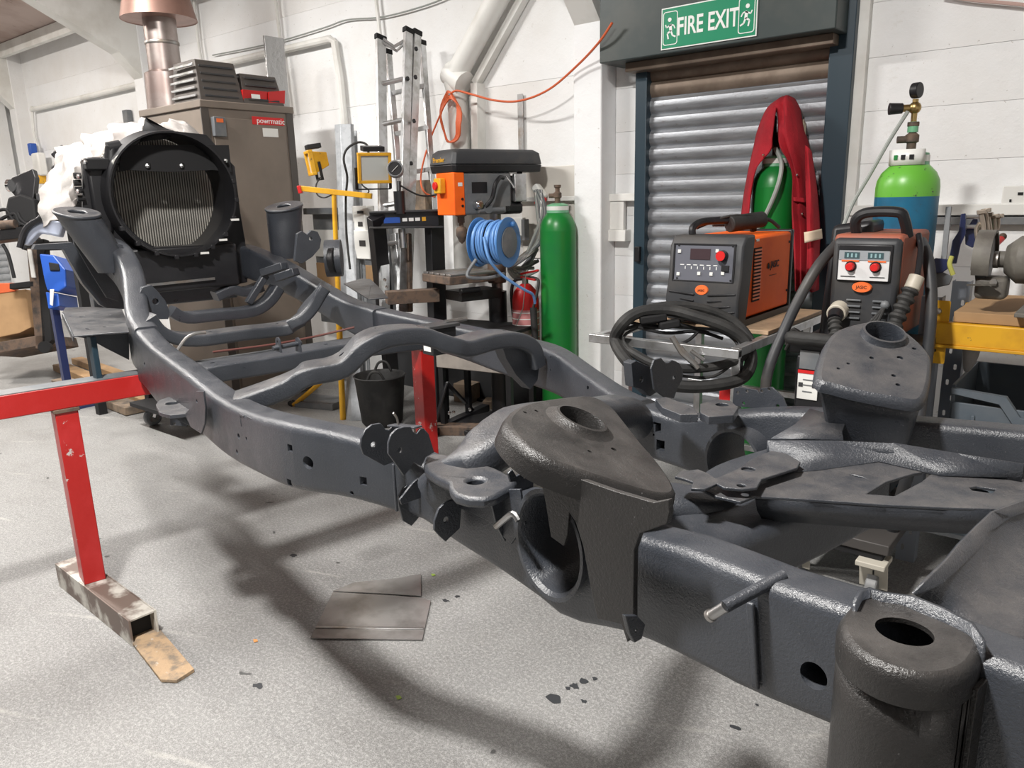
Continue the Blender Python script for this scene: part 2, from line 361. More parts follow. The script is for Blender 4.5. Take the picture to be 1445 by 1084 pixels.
# precast courses, joints recessed
bays = [(-12.2, -8.25), (-8.05, -2.8), (-2.6, -2.41), (-1.2, 1.2), (1.2, 3.4)]
cache = {}
for a, b in bays:
    big = a < -3 
    for k in range(5 if big else 14):
        h = .78 if big else .2475
        z = -.12+h*k
        w = (b-a)-.006
        if w not in cache:
            o = MB().box((0, 0, 0), (w, .03, h-.0012)).build('wall_panel', WALL, wall, bev=.0006, smooth=False, seg=1); cache[w] = o.data
        else:
            o = bpy.data.objects.new('wall_panel', cache[w]); COL.objects.link(o); o.parent = wall
            md = o.modifiers.new('v', 'BEVEL'); md.width = .0006; md.segments = 1
        o.location = ((a+b)/2, WY+.013+rnd.uniform(-.0012, .0012), z+h/2)
# strip above the shutter
MB().box((-1.8, WY+.012, 2.9), (1.2, .03, 1.0)).build('wall_panel', WALL, wall, smooth=False)
for x, nm in ((-2.7, 'a'), (-8.15, 'c'), (-11.6, 'd')):
    c = MB().box((x, WY-.07, 1.75), (.2, .18, 3.5)).build('column', WALL, wall, bev=.008)
    z0 = 2.47 if x > -3 else 2.75
    pr = [(4.14, z0), (4.14, 3.45), (3.9, 3.5), (-1, 4.75), (-1, 4.4), (2.6, 3.62 if x > -3 else 3.6), (3.85, z0+.22), (4.05, z0)]
    if x == -5.35: pr = [(4.14, 3.3), (4.14, 3.45), (3.9, 3.5), (-1, 4.75), (-1, 4.4), (2.6, 3.72), (3.95, 3.3)]
    m = MB(); m.plate(pr, (), .18, Matrix(((0, 0, 1, x), (1, 0, 0, 0), (0, 1, 0, 0), (0, 0, 0, 1))))
    m.build('rafter', WHT, wall, smooth=False)
# end wall on the left with its own roller shutter
wl = struct(MB().box((-12.3, -1, 2.2), (.3, 10.8, 4.6)).build('wall_left', WALL, smooth=False))
struct(MB().box((3.3, -1, 2.2), (.2, 10.8, 4.6)).build('wall_right', WALL, smooth=False))
def lath(w, n=5):
    pr = [(0, -.045), (-.004, -.042), (-.016, -.02), (-.018, 0), (-.014, .022), (-.004, .036), (0, .037), (.004, .041), (0, .045), (.003, .045), (.006, 0), (.003, -.045)]
    m = MB(); m.loft([[(s*w/2, a, b) for a, b in pr] for s in (-1, 1)]); return m
d2 = struct(thing('door_2', '', ''))
for k in ('label', 'category'): del d2[k]
first = None
for i in range(31):
    if not first: first = lath(2.6).build('slat', GALV, d2, ang=25)
    o = first if i == 0 else first.copy()
    if i: COL.objects.link(o)
    o.rotation_euler = (0, 0, R(90)); o.location = (-12.12, 2.55, .05+.09*i)
MB().box((-12.1, 2.55, 3.0), (.2, 2.8, .35)).build('shutter_box', WHT, d2, bev=.01)
MB().box((-12.08, 3.98, 1.5), (.22, .25, 3.0)).build('door_frame', WALL, d2, bev=.01)
# roller shutter door in the back wall
d1 = struct(thing('door_1', '', ''))
for k in ('label', 'category'): del d1[k]
first = None
for i in range(25):
    if i < 23:
        if not first: first = lath(1.06).build('slat', SHUT, d1, ang=25)
        o = first if i == 0 else first.copy()
        if i: COL.objects.link(o)
    else:
        o = lath(1.06).build('slat', SHUTB, d1, ang=25)
    o.location = (-1.86, WY-.035, .02+.0895*i)
m = MB(); m.box((-2.375, WY-.045, 1.1), (.075, .09, 2.3)); m.build('door_frame', NAVY, d1, bev=.004)
m = MB(); m.box((-1.27, WY-.045, 1.4), (.115, .09, 2.9)); m.build('door_frame', NAVY, d1, bev=.004)
m = MB(); m.box((-1.19, WY-.02, 1.5), (.05, .05, 3.0)); m.build('door_trim', WHT, d1, bev=.003)
m = MB(); m.box((-1.9, WY-.13, 2.55), (1.3, .26, .66)); m.build('shutter_box', ANTH, d1, bev=.006)
m = MB(); m.box((-1.86, WY-.1, 2.195), (1.15, .14, .05)); m.build('shutter_lintel', SHUTB, d1, bev=.004)
m = MB(); m.box((-2.375, WY-.1, 1.14), (.035, .03, .09)); m.build('shutter_lock', BLKP, d1, bev=.004)
# conduits, pipes and rails fixed to the wall: trim_<n>
def trim(n, m, mt, **k): return struct(m.build('trim_%d' % n, mt, **k))
P = lambda x, y, o=.05: aty(x, y, WY-o)
trim(1, MB().tube([P(45, 155), P(120, 137), P(260, 103), P(380, 75), P(466, 55), P(472, 60), P(480, 110), P(486, 175), P(492, 240), P(497, 300)], .03, 10), WHT)
trim(2, MB().tube([P(388, -8), P(396, 60), P(409, 160)], .014, 8), WHT)
trim(3, MB().tube([P(530, -8), P(537, 55), P(545, 130)], .014, 8), WHT)
trim(4, MB().tube([P(273, -5), P(280, 60), P(285, 95)], .014, 8), WHT)
a = MB(); a.box((-2.5, WY-.04, 1.475), (.24, .05, .045)); a.box((-3.45, WY-.04, 1.475), (1.3, .03, .03)); trim(5, a, WHT, bev=.004)
a = MB(); a.tube([P(640, 113, .12), P(700, 2, .12), P(760, -110, .12)], .075, 20); a.tube([P(640, 113, .12), P(645, 135, .1), P(650, 215, .1), P(655, 400, .1)], .07, 20)
a.tube([P(634, 102, .12), P(655, 118, .12)], .082, 20)
trim(6, a, WHT)
a = MB(); a.bar(P(672, 118, .04), P(770, -60, .04), .06, .05); a.bar(P(675, 118, .04), P(678, 300, .04), .06, .1); trim(7, a, WHT, bev=.003)
a = MB(); a.box((-.2, WY-.03, 1.335), (1.9, .05, .035)); trim(8, a, GREYP, bev=.003)
a = MB(); a.box((-.4, WY-.03, 1.385), (1.6, .05, .05)); trim(9, a, WHTP, bev=.003)
a = MB(); a.tube([P(45, 150), P(48, 190), P(60, 230), P(66, 300)], .016, 8); trim(10, a, WHT)
# batten over the chassis, and made-up fixtures for the added fill lights
for i, (x, y, z, p) in enumerate(BATTENS_AND_FILL):
    L = .9 if i == 0 else 1.5
    t = thing('batten_or_fill_lamp', ['white ceiling batten lamp above the chassis', 'added unseen white fill lamp at the right end', 'added unseen white fill lamp above the radiator', 'added unseen white fill lamp at the far front corner', 'added unseen white fill lamp behind the viewpoint', 'added unseen white fill lamp by the left end wall'][i], 'lamp', (x, y, z))
    MB().box((0, 0, 0), (L, .1, .05)).build('lamp_body', WHTP, t, bev=.005)
    for s in (-1, 1): MB().cyl((s*L*.4, 0, .02), (s*L*.4, 0, (4.87-abs(y+1)*.2685)-z-.02), .006, n=6).build('hanger', STEEL, t)
# ---------------------------------------------------------------- the chassis frame
U0, V0, Z0 = -1.9, 1.27, .80
XC = Matrix.Translation((-U0, -V0, -Z0))
wl0 = LU*U0+LV*V0
chs = thing('vehicle_chassis', 'bare satin black ladder frame vehicle chassis stretching across the workshop on red trestles', 'chassis', (wl0.x, wl0.y, Z0), CA)
def C(): return MB(XC)
def lerp(L, u, k):
    if u <= L[0][0]: return L[0][k]
    for a, b in zip(L, L[1:]):
        if u <= b[0]: return a[k]+(b[k]-a[k])*(u-a[0])/(b[0]-a[0])
    return L[-1][k]
def rsec(u, v, zt, zb, w, r=.02, n=4, du=0):
    h = zt-zb; r = min(r, h*.3, w*.4)
    return [V((u+du*(p[1]/h), v+p[0], (zt+zb)/2+p[1])) for p in rrect(w, h, r, n)]
def rail(top, bot, w, side, u0, u1, n=64, dv=0):
    T = catmull(top, 5); B = catmull(bot, 5); T.sort(key=lambda p: p[0]); B.sort(key=lambda p: p[0])
    S = []
    for i in range(n+1):
        u = u0+(u1-u0)*i/n
        S.append(rsec(u, lerp(T, u, 1)+side*w/2, lerp(T, u, 2), lerp(B, u, 2), w))
    return S
N_top = [(185, 462, .735), (210, 490, .73), (250, 520, .72), (300, 560, .71), (345, 583, .70), (400, 598, .70), (480, 615, .76), (560, 640, .82), (620, 668, .855), (905, 760, .86), (960, 775, .86), (1050, 810, .86), (1105, 832, .86), (1200, 862, .86), (1400, 932, .86)]
N_bot = [(188, 535, .735), (205, 550, .733), (225, 575, .728), (270, 602, .72), (320, 645, .71), (400, 687, .70), (480, 705, .75), (560, 727, .815), (640, 765, .86), (700, 805, .86), (760, 848, .86), (800, 878, .86), (880, 896, .86), (960, 930, .86), (1050, 978, .86), (1190, 1038, .86), (1445, 1150, .86)]
nt_ = [cV(*p) for p in N_top]; nb_ = [cV(*p) for p in N_bot]
nt_.append(V((.35, .86, nt_[-1].z+.0)))
S = rail(nt_, nb_, .085, 1, nt_[0].x, .3)
cut = C()
def vcut(x, y, v, r, d=.03, n=14, ry=None):
    p = cV(x, y, v); cut.loft([[V((p.x+r*math.cos(2*math.pi*i/n), p.y+k, p.z+(ry or r)*math.sin(2*math.pi*i/n))) for i in range(n)] for k in (-.08, d)])
def vbox(x, y, v, w, h, d=.03):
    p = cV(x, y, v); cut.box((p.x, p.y-.02, p.z), (w, .13, h))
for a in ((429, 650, .70, .0085), (442, 651, .7, .012)): pass
vcut(443, 651, .735, .016)
for x, y, w, h in ((432, 627, .02, .018), (432, 675, .018, .018), (492, 685, .018, .02), (551, 696, .014, .014)): vbox(x, y, .745, w, h)
for x, y, r in ((441, 626, .005), (442, 683, .005), (492, 697, .005), (541, 693, .005), (199, 515, .008), (346, 614, .009), (343, 636, .008), (358, 617, .005)): vcut(x, y, .72 if x < 400 else .76 if x < 600 else .86, r)
vcut(1148, 954, .86, .019, .06, 24)
pn = cV(786, 765, .86)
cut.loft([[V((pn.x+.080*math.cos(2*math.pi*i/36), .86+k, pn.z+.097*math.sin(2*math.pi*i/36))) for i in range(36)] for k in (-.06, .16)])
_h = cZ(1276, 891, 1.005); cut.cyl((_h.x, _h.y, .80), (_h.x, _h.y, 1.1), .05, n=24)
_h = cZ(671, 678, .975); cut.cyl((_h.x, _h.y, .86), (_h.x, _h.y, 1.02), .024, n=20)
c0 = C(); c0.loft(S); c0.build('side_rail', CH_M, chs, cut=cut)
# flanged driveshaft tube through the rail
def ringtube(name, p, r, v0, v1, par, m, k=1):
    a = C(); 
    secs = []
    for rr, vv in ((r+.006, v0-.008), (r, v0), (r, v1), (r-.006, v1), (r-.006, v0), (r-.001, v0-.008)):
        secs.append([V((p.x+rr*math.cos(2*math.pi*i/36), vv, p.z+rr*k*math.sin(2*math.pi*i/36))) for i in range(36)])
    secs.append(secs[0]); a.loft(secs, False); return a.build(name, m, par)
ringtube('axle_tunnel', pn, .081, .845, 1.0, chs, CH_M, 1.2)
# front near rail climbing to the tower
fr = [(nt_[0].x+.03, .735, nt_[0].z, .89), (-3.2, .75, 1.11, .90), (-3.38, .80, 1.22, 1.03), (-3.56, .83, 1.29, 1.12), (-3.77, .85, 1.34, 1.17), (-4.1, .87, 1.36, 1.2), (-4.6, .88, 1.36, 1.2)]
L = catmull([V((a[0], a[1], a[2])) for a in fr], 5); B2 = catmull([V((a[0], a[1], a[3])) for a in fr], 5)
c0 = C(); c0.loft([rsec(p.x, p.y+.045, p.z, q.z, .09) for p, q in zip(L, B2)]); c0.build('front_rail', CH_M, chs)
# far rail
F_top = [(545, 433, 1.76), (600, 445, 1.81), (650, 455, 1.87), (700, 465, 1.91), (757, 477, 1.925), (800, 490, 1.88), (850, 523, 1.78), (890, 548, 1.71), (930, 565, 1.68), (985, 581, 1.69), (1050, 575, 1.70), (1120, 571, 1.72), (1170, 573, 1.73), (1255, 582, 1.75), (1310, 585, 1.77), (1445, 597, 1.83), (1600, 612, 1.88)]
F_bot = [(520, 478, 1.68), (600, 498, 1.73), (690, 525, 1.82), (745, 543, 1.84), (800, 562, 1.79), (850, 600, 1.70), (885, 630, 1.62), (935, 655, 1.60), (990, 675, 1.61), (1050, 700, 1.62), (1110, 690, 1.64), (1170, 675, 1.65), (1280, 665, 1.69), (1445, 690, 1.75), (1600, 715, 1.8)]
ft_ = [cV(*p) for p in F_top]; fb_ = [cV(*p) for p in F_bot]
S = rail(ft_, fb_, .085, -1, ft_[0].x, ft_[-1].x, 64)
cut = C()
pf = cV(1050, 648, 1.615)
cut.loft([[V((pf.x+.074*math.cos(2*math.pi*i/36), 1.6+k, pf.z+.082*math.sin(2*math.pi*i/36))) for i in range(36)] for k in (-.1, .2)])
def fbox(x, y, v, w, h): 
    p = cV(x, y, v); cut.box((p.x, p.y, p.z), (w, .06, h))
fbox(931, 603, 1.605, .018, .028); fbox(934, 628, 1.605, .026, .03)
for x, y, w in ((925, 597, .008), (924, 613, .006), (1001, 628, .014), (769, 506, .007), (769, 524, .007), (831, 547, .012), (561, 463, .008)): fbox(x, y, lerp(sorted(ft_, key=lambda p: p[0]), cV(x, y, 1.7).x, 1)-.085, w, w)
c0 = C(); c0.loft(S); c0.build('side_rail', CH_M, chs, cut=cut)
ringtube('axle_tunnel', pf, .075, 1.57, 1.72, chs, CH_M, 1.1)
fr = [(ft_[0].x+.03, 1.76, ft_[0].z, .87), (-3.15, 1.735, 1.06, .92), (-3.35, 1.70, 1.12, .99), (-3.6, 1.66, 1.20, 1.06), (-3.85, 1.63, 1.26, 1.10), (-4.15, 1.62, 1.29, 1.12), (-4.7, 1.62, 1.29, 1.12)]
L = catmull([V((a[0], a[1], a[2])) for a in fr], 5); B2 = catmull([V((a[0], a[1], a[3])) for a in fr], 5)
c0 = C(); c0.loft([rsec(p.x, p.y-.045, p.z, q.z, .09) for p, q in zip(L, B2)]); c0.build('front_rail', CH_M, chs)
# ---- plates
def PZ(name, px, z, t=.006, holes=(), par=None, m=None, bev=.0015, raw=()):
    a = C(); a.plate([cZ(x, y, z)[:2] for x, y in px], [circ(cZ(h[0], h[1], z), h[2], 20, h[3] if len(h) > 3 else None) for h in holes]+list(raw), t, Matrix.Translation((0, 0, z)), -t)
    return a.build(name, m or CH_D, par or chs, bev=bev)
def PVp(name, px, v, t=.005, holes=(), par=None, m=None, bev=.0012):
    M = frame3((0, v, 0), (1, 0, 0), (0, 0, 1)); q = lambda x, y: (cV(x, y, v).x, cV(x, y, v).z)
    a = C(); a.plate([q(x, y) for x, y in px], [circ(q(h[0], h[1]), h[2], 14) for h in holes], t, M); return a.build(name, m or CH_M, par or chs, bev=bev)
def PUp(name, px, u, t=.005, holes=(), par=None, m=None, bev=.0012):
    M = frame3((u, 0, 0), (0, 1, 0), (0, 0, 1)); q = lambda x, y: (cU(x, y, u).y, cU(x, y, u).z)
    a = C(); a.plate([q(x, y) for x, y in px], [circ(q(h[0], h[1]), h[2], 14) for h in holes], t, M); return a.build(name, m or CH_M, par or chs, bev=bev)
# near turret
NP = ((-.93, .92, 1.10), -.33, -.25)
def turret_top(name, px, P, ringc, ringr, drop, m, holes=(), rise=.012, lip=.012):
    n = V((-P[1], -P[2], 1)).normalized(); o = V(P[0]); X = (V((1, 0, P[1]))).normalized(); M = frame3(o, X, n.cross(X))
    Mi = M.inverted()
    out = [(Mi @ cP(x, y, *P))[:2] for x, y in px]
    out = [p[:2] for p in catmull([V((a, b, 0)) for a, b in out], 3, True)]
    rc = Mi @ cP(*ringc, *P)
    hs = [circ(Mi @ cP(x, y, *P), r, 12) for x, y, r in holes]
    a = C(); a.plate(out, [circ(rc, ringr, 40)]+hs, .006, M, -.006); top = a.build(name, m, chs)
    # rounded skirt following the outline
    cx = sum(p[0] for p in out)/len(out); cy = sum(p[1] for p in out)/len(out)
    secs = []
    for k, (off, dz) in enumerate(((0, 0), (.004, -.002), (.010, -.008), (.013, -.018), (.014, -drop), (.010, -drop), (.009, -.018), (0, -.006))):
        ring = []
        for i, p in enumerate(out):
            q = V(out[(i+1) % len(out)])-V(out[i-1]); q.normalize(); nn_ = V((q.y, -q.x))
            if nn_.dot(V(p)-V((cx, cy))) < 0: nn_ = -nn_
            ring.append(M @ V((p[0]+nn_.x*off, p[1]+nn_.y*off, dz)))
        secs.append(ring)
    b = C(); b.loft(secs+[secs[0]], False); b.build('turret_skirt', m, chs)
    # raised collar round the bore
    b = C(); b.lathe([(ringr+.006, -.004), (ringr+.002, rise*.4), (ringr+.001, rise), (ringr-.004, rise+.001), (ringr-.006, rise*.5), (ringr-.006, -.03), (ringr-.001, -.03), (ringr+.006, -.004)], rc, 40, M, False); b.build('turret_collar', m, chs)
    return M, rc, out
NT_out = [(722, 598), (728, 583), (745, 572), (770, 566), (800, 562), (835, 560), (860, 573), (875, 590), (900, 622), (928, 655), (948, 688), (935, 695), (900, 688), (850, 672), (800, 655), (765, 640), (738, 620)]
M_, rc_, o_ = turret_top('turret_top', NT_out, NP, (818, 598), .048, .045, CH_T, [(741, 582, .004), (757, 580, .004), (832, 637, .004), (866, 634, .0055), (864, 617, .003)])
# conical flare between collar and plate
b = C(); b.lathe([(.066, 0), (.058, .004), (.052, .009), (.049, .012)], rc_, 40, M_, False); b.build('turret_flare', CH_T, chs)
# wall panels under the near turret
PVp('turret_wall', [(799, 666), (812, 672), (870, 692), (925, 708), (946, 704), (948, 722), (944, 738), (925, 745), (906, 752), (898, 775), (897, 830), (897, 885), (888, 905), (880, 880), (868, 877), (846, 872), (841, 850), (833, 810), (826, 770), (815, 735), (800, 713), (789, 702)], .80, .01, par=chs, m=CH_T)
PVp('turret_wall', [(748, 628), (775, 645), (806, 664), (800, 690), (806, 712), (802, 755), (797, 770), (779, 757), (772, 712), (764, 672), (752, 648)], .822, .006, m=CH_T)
# folded wing between turret wall and rail
PUp('turret_gusset', [(880, 868), (897, 868), (908, 880), (903, 900), (893, 906), (886, 893)], -.66, .008, [(895, 888, .003)])
# far turret
FP = ((-.80, 1.73, 1.155), -.33, .25)
FT_out = [(1160, 535), (1163, 510), (1172, 485), (1185, 468), (1205, 460), (1235, 455), (1262, 460), (1288, 478), (1306, 498), (1308, 520), (1304, 545), (1297, 560), (1285, 563), (1250, 557), (1205, 548), (1175, 540)]
M2_, rc2_, o2_ = turret_top('turret_top', FT_out, FP, (1246, 475), .046, .022, CH_D, [(1197, 513, .004), (1183, 520, .004), (1261, 530, .005), (1267, 543, .005), (1230, 505, .005), (1270, 505, .007), (1290, 492, .005), (1230, 456, .004)], rise=.014)
a = C()
secs = []
base_c = cV(1215, 590, 1.66)
for t in (0, .35, .7, 1.0):
    ring = []
    for p in o2_:
        w = M2_ @ V((p[0]*1.03, p[1]*1.03, -.015)); tgt = V((base_c.x+(w.x-base_c.x)*.82, 1.67+(w.y-1.70)*.42, .93))
        s_ = t*t*(3-2*t); ring.append(w.lerp(tgt, s_*.9+.1*t) if t else w)
    secs.append(ring)
a.loft(secs, False); a.build('turret_shell', CH_M, chs, solid=.003)
a = C(); a.grid([[cZ(1143, 578, 1.0), cZ(1170, 586, 1.0), cZ(1194, 596, 1.0)], [cZ(1122, 600, .995), cZ(1155, 604, .995), cZ(1188, 610, .995)], [cZ(1088, 620, .99), cZ(1135, 620, .99), cZ(1190, 622, .99)]]); a.build('turret_gusset', CH_D, chs, solid=.005)
# ---- cross-members : lofted along a path of pixel points with known u
def cross(name, pts, w, h, m=CH_M, r=.009, holes=()):
    P = catmull(pts, 5); a = C(); secs = []
    for i, p in enumerate(P):
        q = P[min(i+1, len(P)-1)]-P[max(i-1, 0)]; q.normalize(); up = V((0, 0, 1)); s = up.cross(q).normalized(); up = q.cross(s)
        ww = w[i*(len(w)-1)//(len(P)-1)] if hasattr(w, '__len__') else w
        secs.append([p+s*c[0]+up*(c[1]-h/2) for c in rrect(ww, h, min(r, ww*.4, h*.4), 4)])
    a.loft(secs); cutm = None
    if holes:
        cutm = C()
        for k, rr in holes: p = P[int(k*(len(P)-1))]; cutm.cyl(p-V((0, 0, .02)), p+V((0, 0, .04)), rr, n=14)
    return a.build(name, m, chs, cut=cutm)
pu = lambda x, y, u: cU(x, y, u)
# arched gearbox cross-member
cross('cross_member', [V((-2.17, .74, .955)), pu(398, 533, -2.11), pu(430, 515, -2.08), pu(475, 505, -2.06), pu(505, 478, -2.04), pu(540, 463, -2.03), pu(590, 460, -2.02), pu(632, 473, -2.0), pu(650, 478, -2.0), pu(690, 468, -2.0), pu(725, 468, -2.0), pu(748, 482, -2.0), pu(757, 510, -2.0)], .115, .055, CH_D, .01, [(.28, .008), (.5, .007), (.8, .008)])
# its deep end bracket on the far rail
PUp('cross_member_end', [(700, 482), (735, 480), (757, 500), (752, 535), (742, 548), (722, 528), (708, 505)], -2.0, .05)
# straight beam ahead of it
cross('cross_member', [pu(262, 522, -2.62), pu(300, 512, -2.62), pu(380, 500, -2.62), pu(460, 486, -2.62), pu(520, 478, -2.62), pu(590, 470, -2.62)], .12, .06, CH_M, .008, [(.2, .008), (.6, .008)])
# curved beam behind the radiator, sweeping up to the far rail
cross('cross_member', [pu(215, 442, -3.15), pu(232, 462, -3.15), pu(270, 470, -3.15), pu(340, 462, -3.15), pu(400, 455, -3.15), pu(418, 444, -3.12), pu(438, 420, -3.10), pu(452, 400, -3.08)], [.12, .12, .12, .12, .13, .13, .13, .13], .05, CH_D, .012, [(.35, .007), (.55, .007)])
cross('cross_member', [pu(245, 432, -3.55), pu(262, 440, -3.55), pu(300, 437, -3.55), pu(350, 432, -3.55), pu(372, 420, -3.55), pu(385, 402, -3.55)], .09, .05, CH_M, .01)
cross('cross_member', [pu(300, 412, -4.0), pu(325, 402, -4.0), pu(345, 405, -4.0), pu(365, 398, -4.0)], .09, .05, CH_M, .01)
# rear arched beam beside the turrets
cross('cross_member', [pu(600, 668, -1.30), pu(650, 630, -1.22), pu(700, 598, -1.20), pu(745, 574, -1.22), pu(800, 566, -1.30), pu(850, 562, -1.33), pu(885, 560, -1.35), pu(905, 580, -1.36)], [.09, .12, .13, .12, .11, .11, .11, .11], .085, CH_D, .03)
# rear lower cross beam between the axle tunnels
cross('cross_member', [cZ(905, 690, .93), cZ(950, 690, .93), cZ(1000, 690, .92), cZ(1040, 660, .92), cZ(1100, 640, .93)], .12, .10, CH_M, .03)
cross('cross_member', [V((-.80, .93, .9)), V((-.78, 1.15, .9)), V((-.76, 1.4, .9)), V((-.75, 1.63, .9))], .16, .13, CH_M, .03)
# thin cross link with eye bracket in front of the arch
a = C(); a.cyl(pu(385, 492, -2.35), pu(425, 484, -2.35), .008); a.build('link_rod', CH_M, chs)
for x in (393, 421):
    a = C(); a.plate(arc((0, .012), .016, 0, 180, 8)+[(-.02, -.02), (.02, -.02)], [circ((0, .012), .006, 10)], .005, frame3(pu(x, 488, -2.35), (0, 1, 0) if 0 else (1, 0, 0), (0, 0, 1))); a.build('link_bracket', CH_M, chs)
a = C(); a.tube(catmull([cU(248, 498, -2.9), cU(262, 478, -2.9), cU(275, 471, -2.9), cU(290, 469, -2.9)], 4), .006, 8); a.build('breather_pipe', STEEL, chs)
# ---- outrigger body mount (flat shelf) on the near front rail
PZ('mount_shelf', [(88, 440), (92, 434), (130, 433), (172, 436), (178, 450), (182, 468), (150, 470), (118, 473), (104, 474), (97, 462)], 1.05, .005, [(116, 447, .011), (124, 464, .02, .006), (155, 444, .006), (148, 461, .01, .005)])
PUp('mount_web', [(104, 475), (182, 470), (182, 508), (150, 492), (125, 478)], -3.22, .006)
PVp('mount_lip', [(88, 441), (104, 475), (104, 482), (88, 447)], .47, .004)
# ring outrigger lower down the near rail
PZ('body_mount', [(220, 571), (224, 565), (235, 561), (250, 558), (272, 556), (290, 566), (287, 578), (270, 583), (240, 586), (225, 582)], .87, .012, [(243, 569, .021)])
PVp('mount_gusset', [(244, 560), (257, 551), (260, 541), (268, 540), (268, 556), (262, 562)], .74, .006, [(260, 553, .004)])
PVp('mount_gusset', [(262, 584), (275, 570), (278, 552), (288, 552), (291, 575), (290, 598), (285, 612), (270, 602)], .69, .006, [(279, 566, .006)])
PUp('mount_web', [(240, 588), (288, 584), (290, 612), (262, 598)], -2.5, .006)
PUp('mount_tab', [(240, 600), (240, 590), (262, 590), (264, 602)], -2.62, .004, [(246, 598, .004)])
# hooks and clip brackets spot-welded on the near rail
for x, y in ((345, 592), (356, 596), (372, 602)):
    p = cV(x, y, .712); a = C(); a.box((p.x, p.y-.006, p.z), (.006, .012, .035)); a.box((p.x+.012, p.y-.006, p.z+.015), (.03, .012, .006)); a.build('clip_bracket', CH_M, chs, bev=.001)
PVp('rail_pad', [(375, 632), (384, 632), (384, 655), (375, 652)], .708, .004)
# twin paddle brackets on the near rail
def paddle(px, u, hole, par=chs, **k): return PUp('damper_bracket', px, u, .006, [hole], **k)
paddle([(508, 630), (509, 618), (515, 606), (524, 599), (536, 597), (540, 601), (543, 606), (549, 607), (553, 602), (556, 598), (570, 598), (580, 615), (575, 640), (560, 650), (541, 657), (528, 650), (512, 641)], -1.36, (526, 627, .006))
paddle([(547, 640), (547, 625), (551, 613), (559, 605), (570, 602), (579, 602), (582, 609), (587, 612), (592, 605), (597, 604), (604, 612), (612, 638), (600, 645), (594, 658), (583, 652), (577, 662), (569, 671), (558, 655)], -1.25, (563, 635, .006))
a = C(); a.bar(cU(552, 600, -1.36), cU(590, 603, -1.25), .02, .004); a.build('bracket_bridge', CH_M, chs, bev=.001)
a = C(); a.tube(catmull([cU(555, 583, -1.33), cU(560, 590, -1.33), cU(562, 600, -1.33)], 4), .0025, 6); a.build('wire_clip', STEEL, chs)
# body mount ahead of the near turret
PZ('body_mount', [(598, 652), (601, 644), (612, 639), (630, 641), (650, 644), (672, 650), (700, 660), (720, 670), (730, 678), (724, 686), (712, 692), (700, 699), (683, 703), (660, 702), (642, 697), (635, 689), (633, 680), (615, 672), (600, 662)], .975, .022, [(671, 678, .017, .017)], bev=.007)
PUp('mount_web', [(583, 680), (600, 666), (632, 690), (636, 712), (600, 700), (566, 712), (563, 705)], -1.33, .006)
paddle([(562, 712), (562, 700), (569, 688), (580, 680), (594, 684), (600, 700), (592, 728), (580, 742), (568, 735)], -1.36, (578, 706, .006))
paddle([(612, 748), (612, 735), (618, 718), (628, 708), (638, 705), (650, 715), (648, 745), (628, 764), (620, 757)], -1.19, (628, 733, .006))
PVp('mount_web', [(636, 700), (695, 706), (712, 690), (735, 690), (742, 740), (722, 768), (700, 745), (690, 735), (660, 720), (640, 715)], .85, .006)
PUp('mount_web', [(690, 700), (718, 690), (722, 735), (712, 765), (700, 742)], -1.05, .005)
# cut-out edge bracket left of the axle tunnel
PUp('sensor_bracket', [(716, 668), (722, 662), (728, 672), (734, 668), (745, 640), (760, 645), (764, 672), (752, 680), (748, 720), (742, 742), (735, 700), (722, 690)], -1.05, .005, [(741, 671, .006)])
a = C(); a.tube(catmull([cU(713, 609, -1.08), cU(712, 630, -1.08), cU(715, 641, -1.08), cU(728, 644, -1.08)], 5), .0045, 8); a.build('hook_pin', CH_M, chs)
a = C(); a.tube(catmull([cV(700, 743, .82), cV(712, 733, .82), cV(724, 725, .82), cV(732, 735, .82)], 4), .006, 8); a.build('brake_pipe_stub', STEEL, chs)
# stud across the rail and the weld seam strip
a = C(); a.cyl(cV(1022, 857, .80), cZ(1106, 812, .985), .0085, n=16); a.build('stud_tube', CH_M, chs)
a = C(); a.cyl(cV(1003, 869, .795), cV(1024, 856, .80), .0075, n=14); a.cyl(cV(1001, 870, .795), cV(1004, 868, .795), .009, n=14); a.build('stud_pin', STEEL, chs)
p = cV(1059, 850, .855); q = cV(1066, 972, .855); a = C(); a.bar(p, q, .013, .007, (0, 1, 0)); a.build('weld_strip', CH_M, chs, bev=.003)
# near rear body mount, D shaped cup
ZR = 1.005
Dt = [cZ(x, y, ZR) for x, y in ((1196, 884), (1200, 868), (1228, 842), (1262, 850), (1300, 866), (1345, 885), (1372, 903), (1366, 925), (1348, 940), (1320, 947), (1285, 945), (1250, 935), (1220, 918), (1203, 900))]
Dt2 = [V((p[0], p[1], 0)) for p in Dt]; out = [p[:2] for p in catmull(Dt2, 3, True)]
hc = cZ(1276, 891, ZR)
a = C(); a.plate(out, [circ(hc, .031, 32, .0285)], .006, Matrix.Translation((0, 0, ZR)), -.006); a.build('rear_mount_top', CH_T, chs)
cx = sum(p[0] for p in out)/len(out); cy = sum(p[1] for p in out)/len(out)
secs = []
for off, dz in ((0, 0), (.004, -.002), (.009, -.008), (.011, -.018), (.011, -.04), (.007, -.04), (.006, -.018), (0, -.006)):
    ring = []
    for i, p in enumerate(out):
        q = V(out[(i+1) % len(out)])-V(out[i-1]); q.normalize(); w = V((q.y, -q.x))
        if w.dot(V(p)-V((cx, cy))) < 0: w = -w
        ring.append(V((p[0]+w.x*off, p[1]+w.y*off, ZR+dz)))
    secs.append(ring)
a = C(); a.loft(secs+[secs[0]], False); a.build('rear_mount_rim', CH_T, chs)
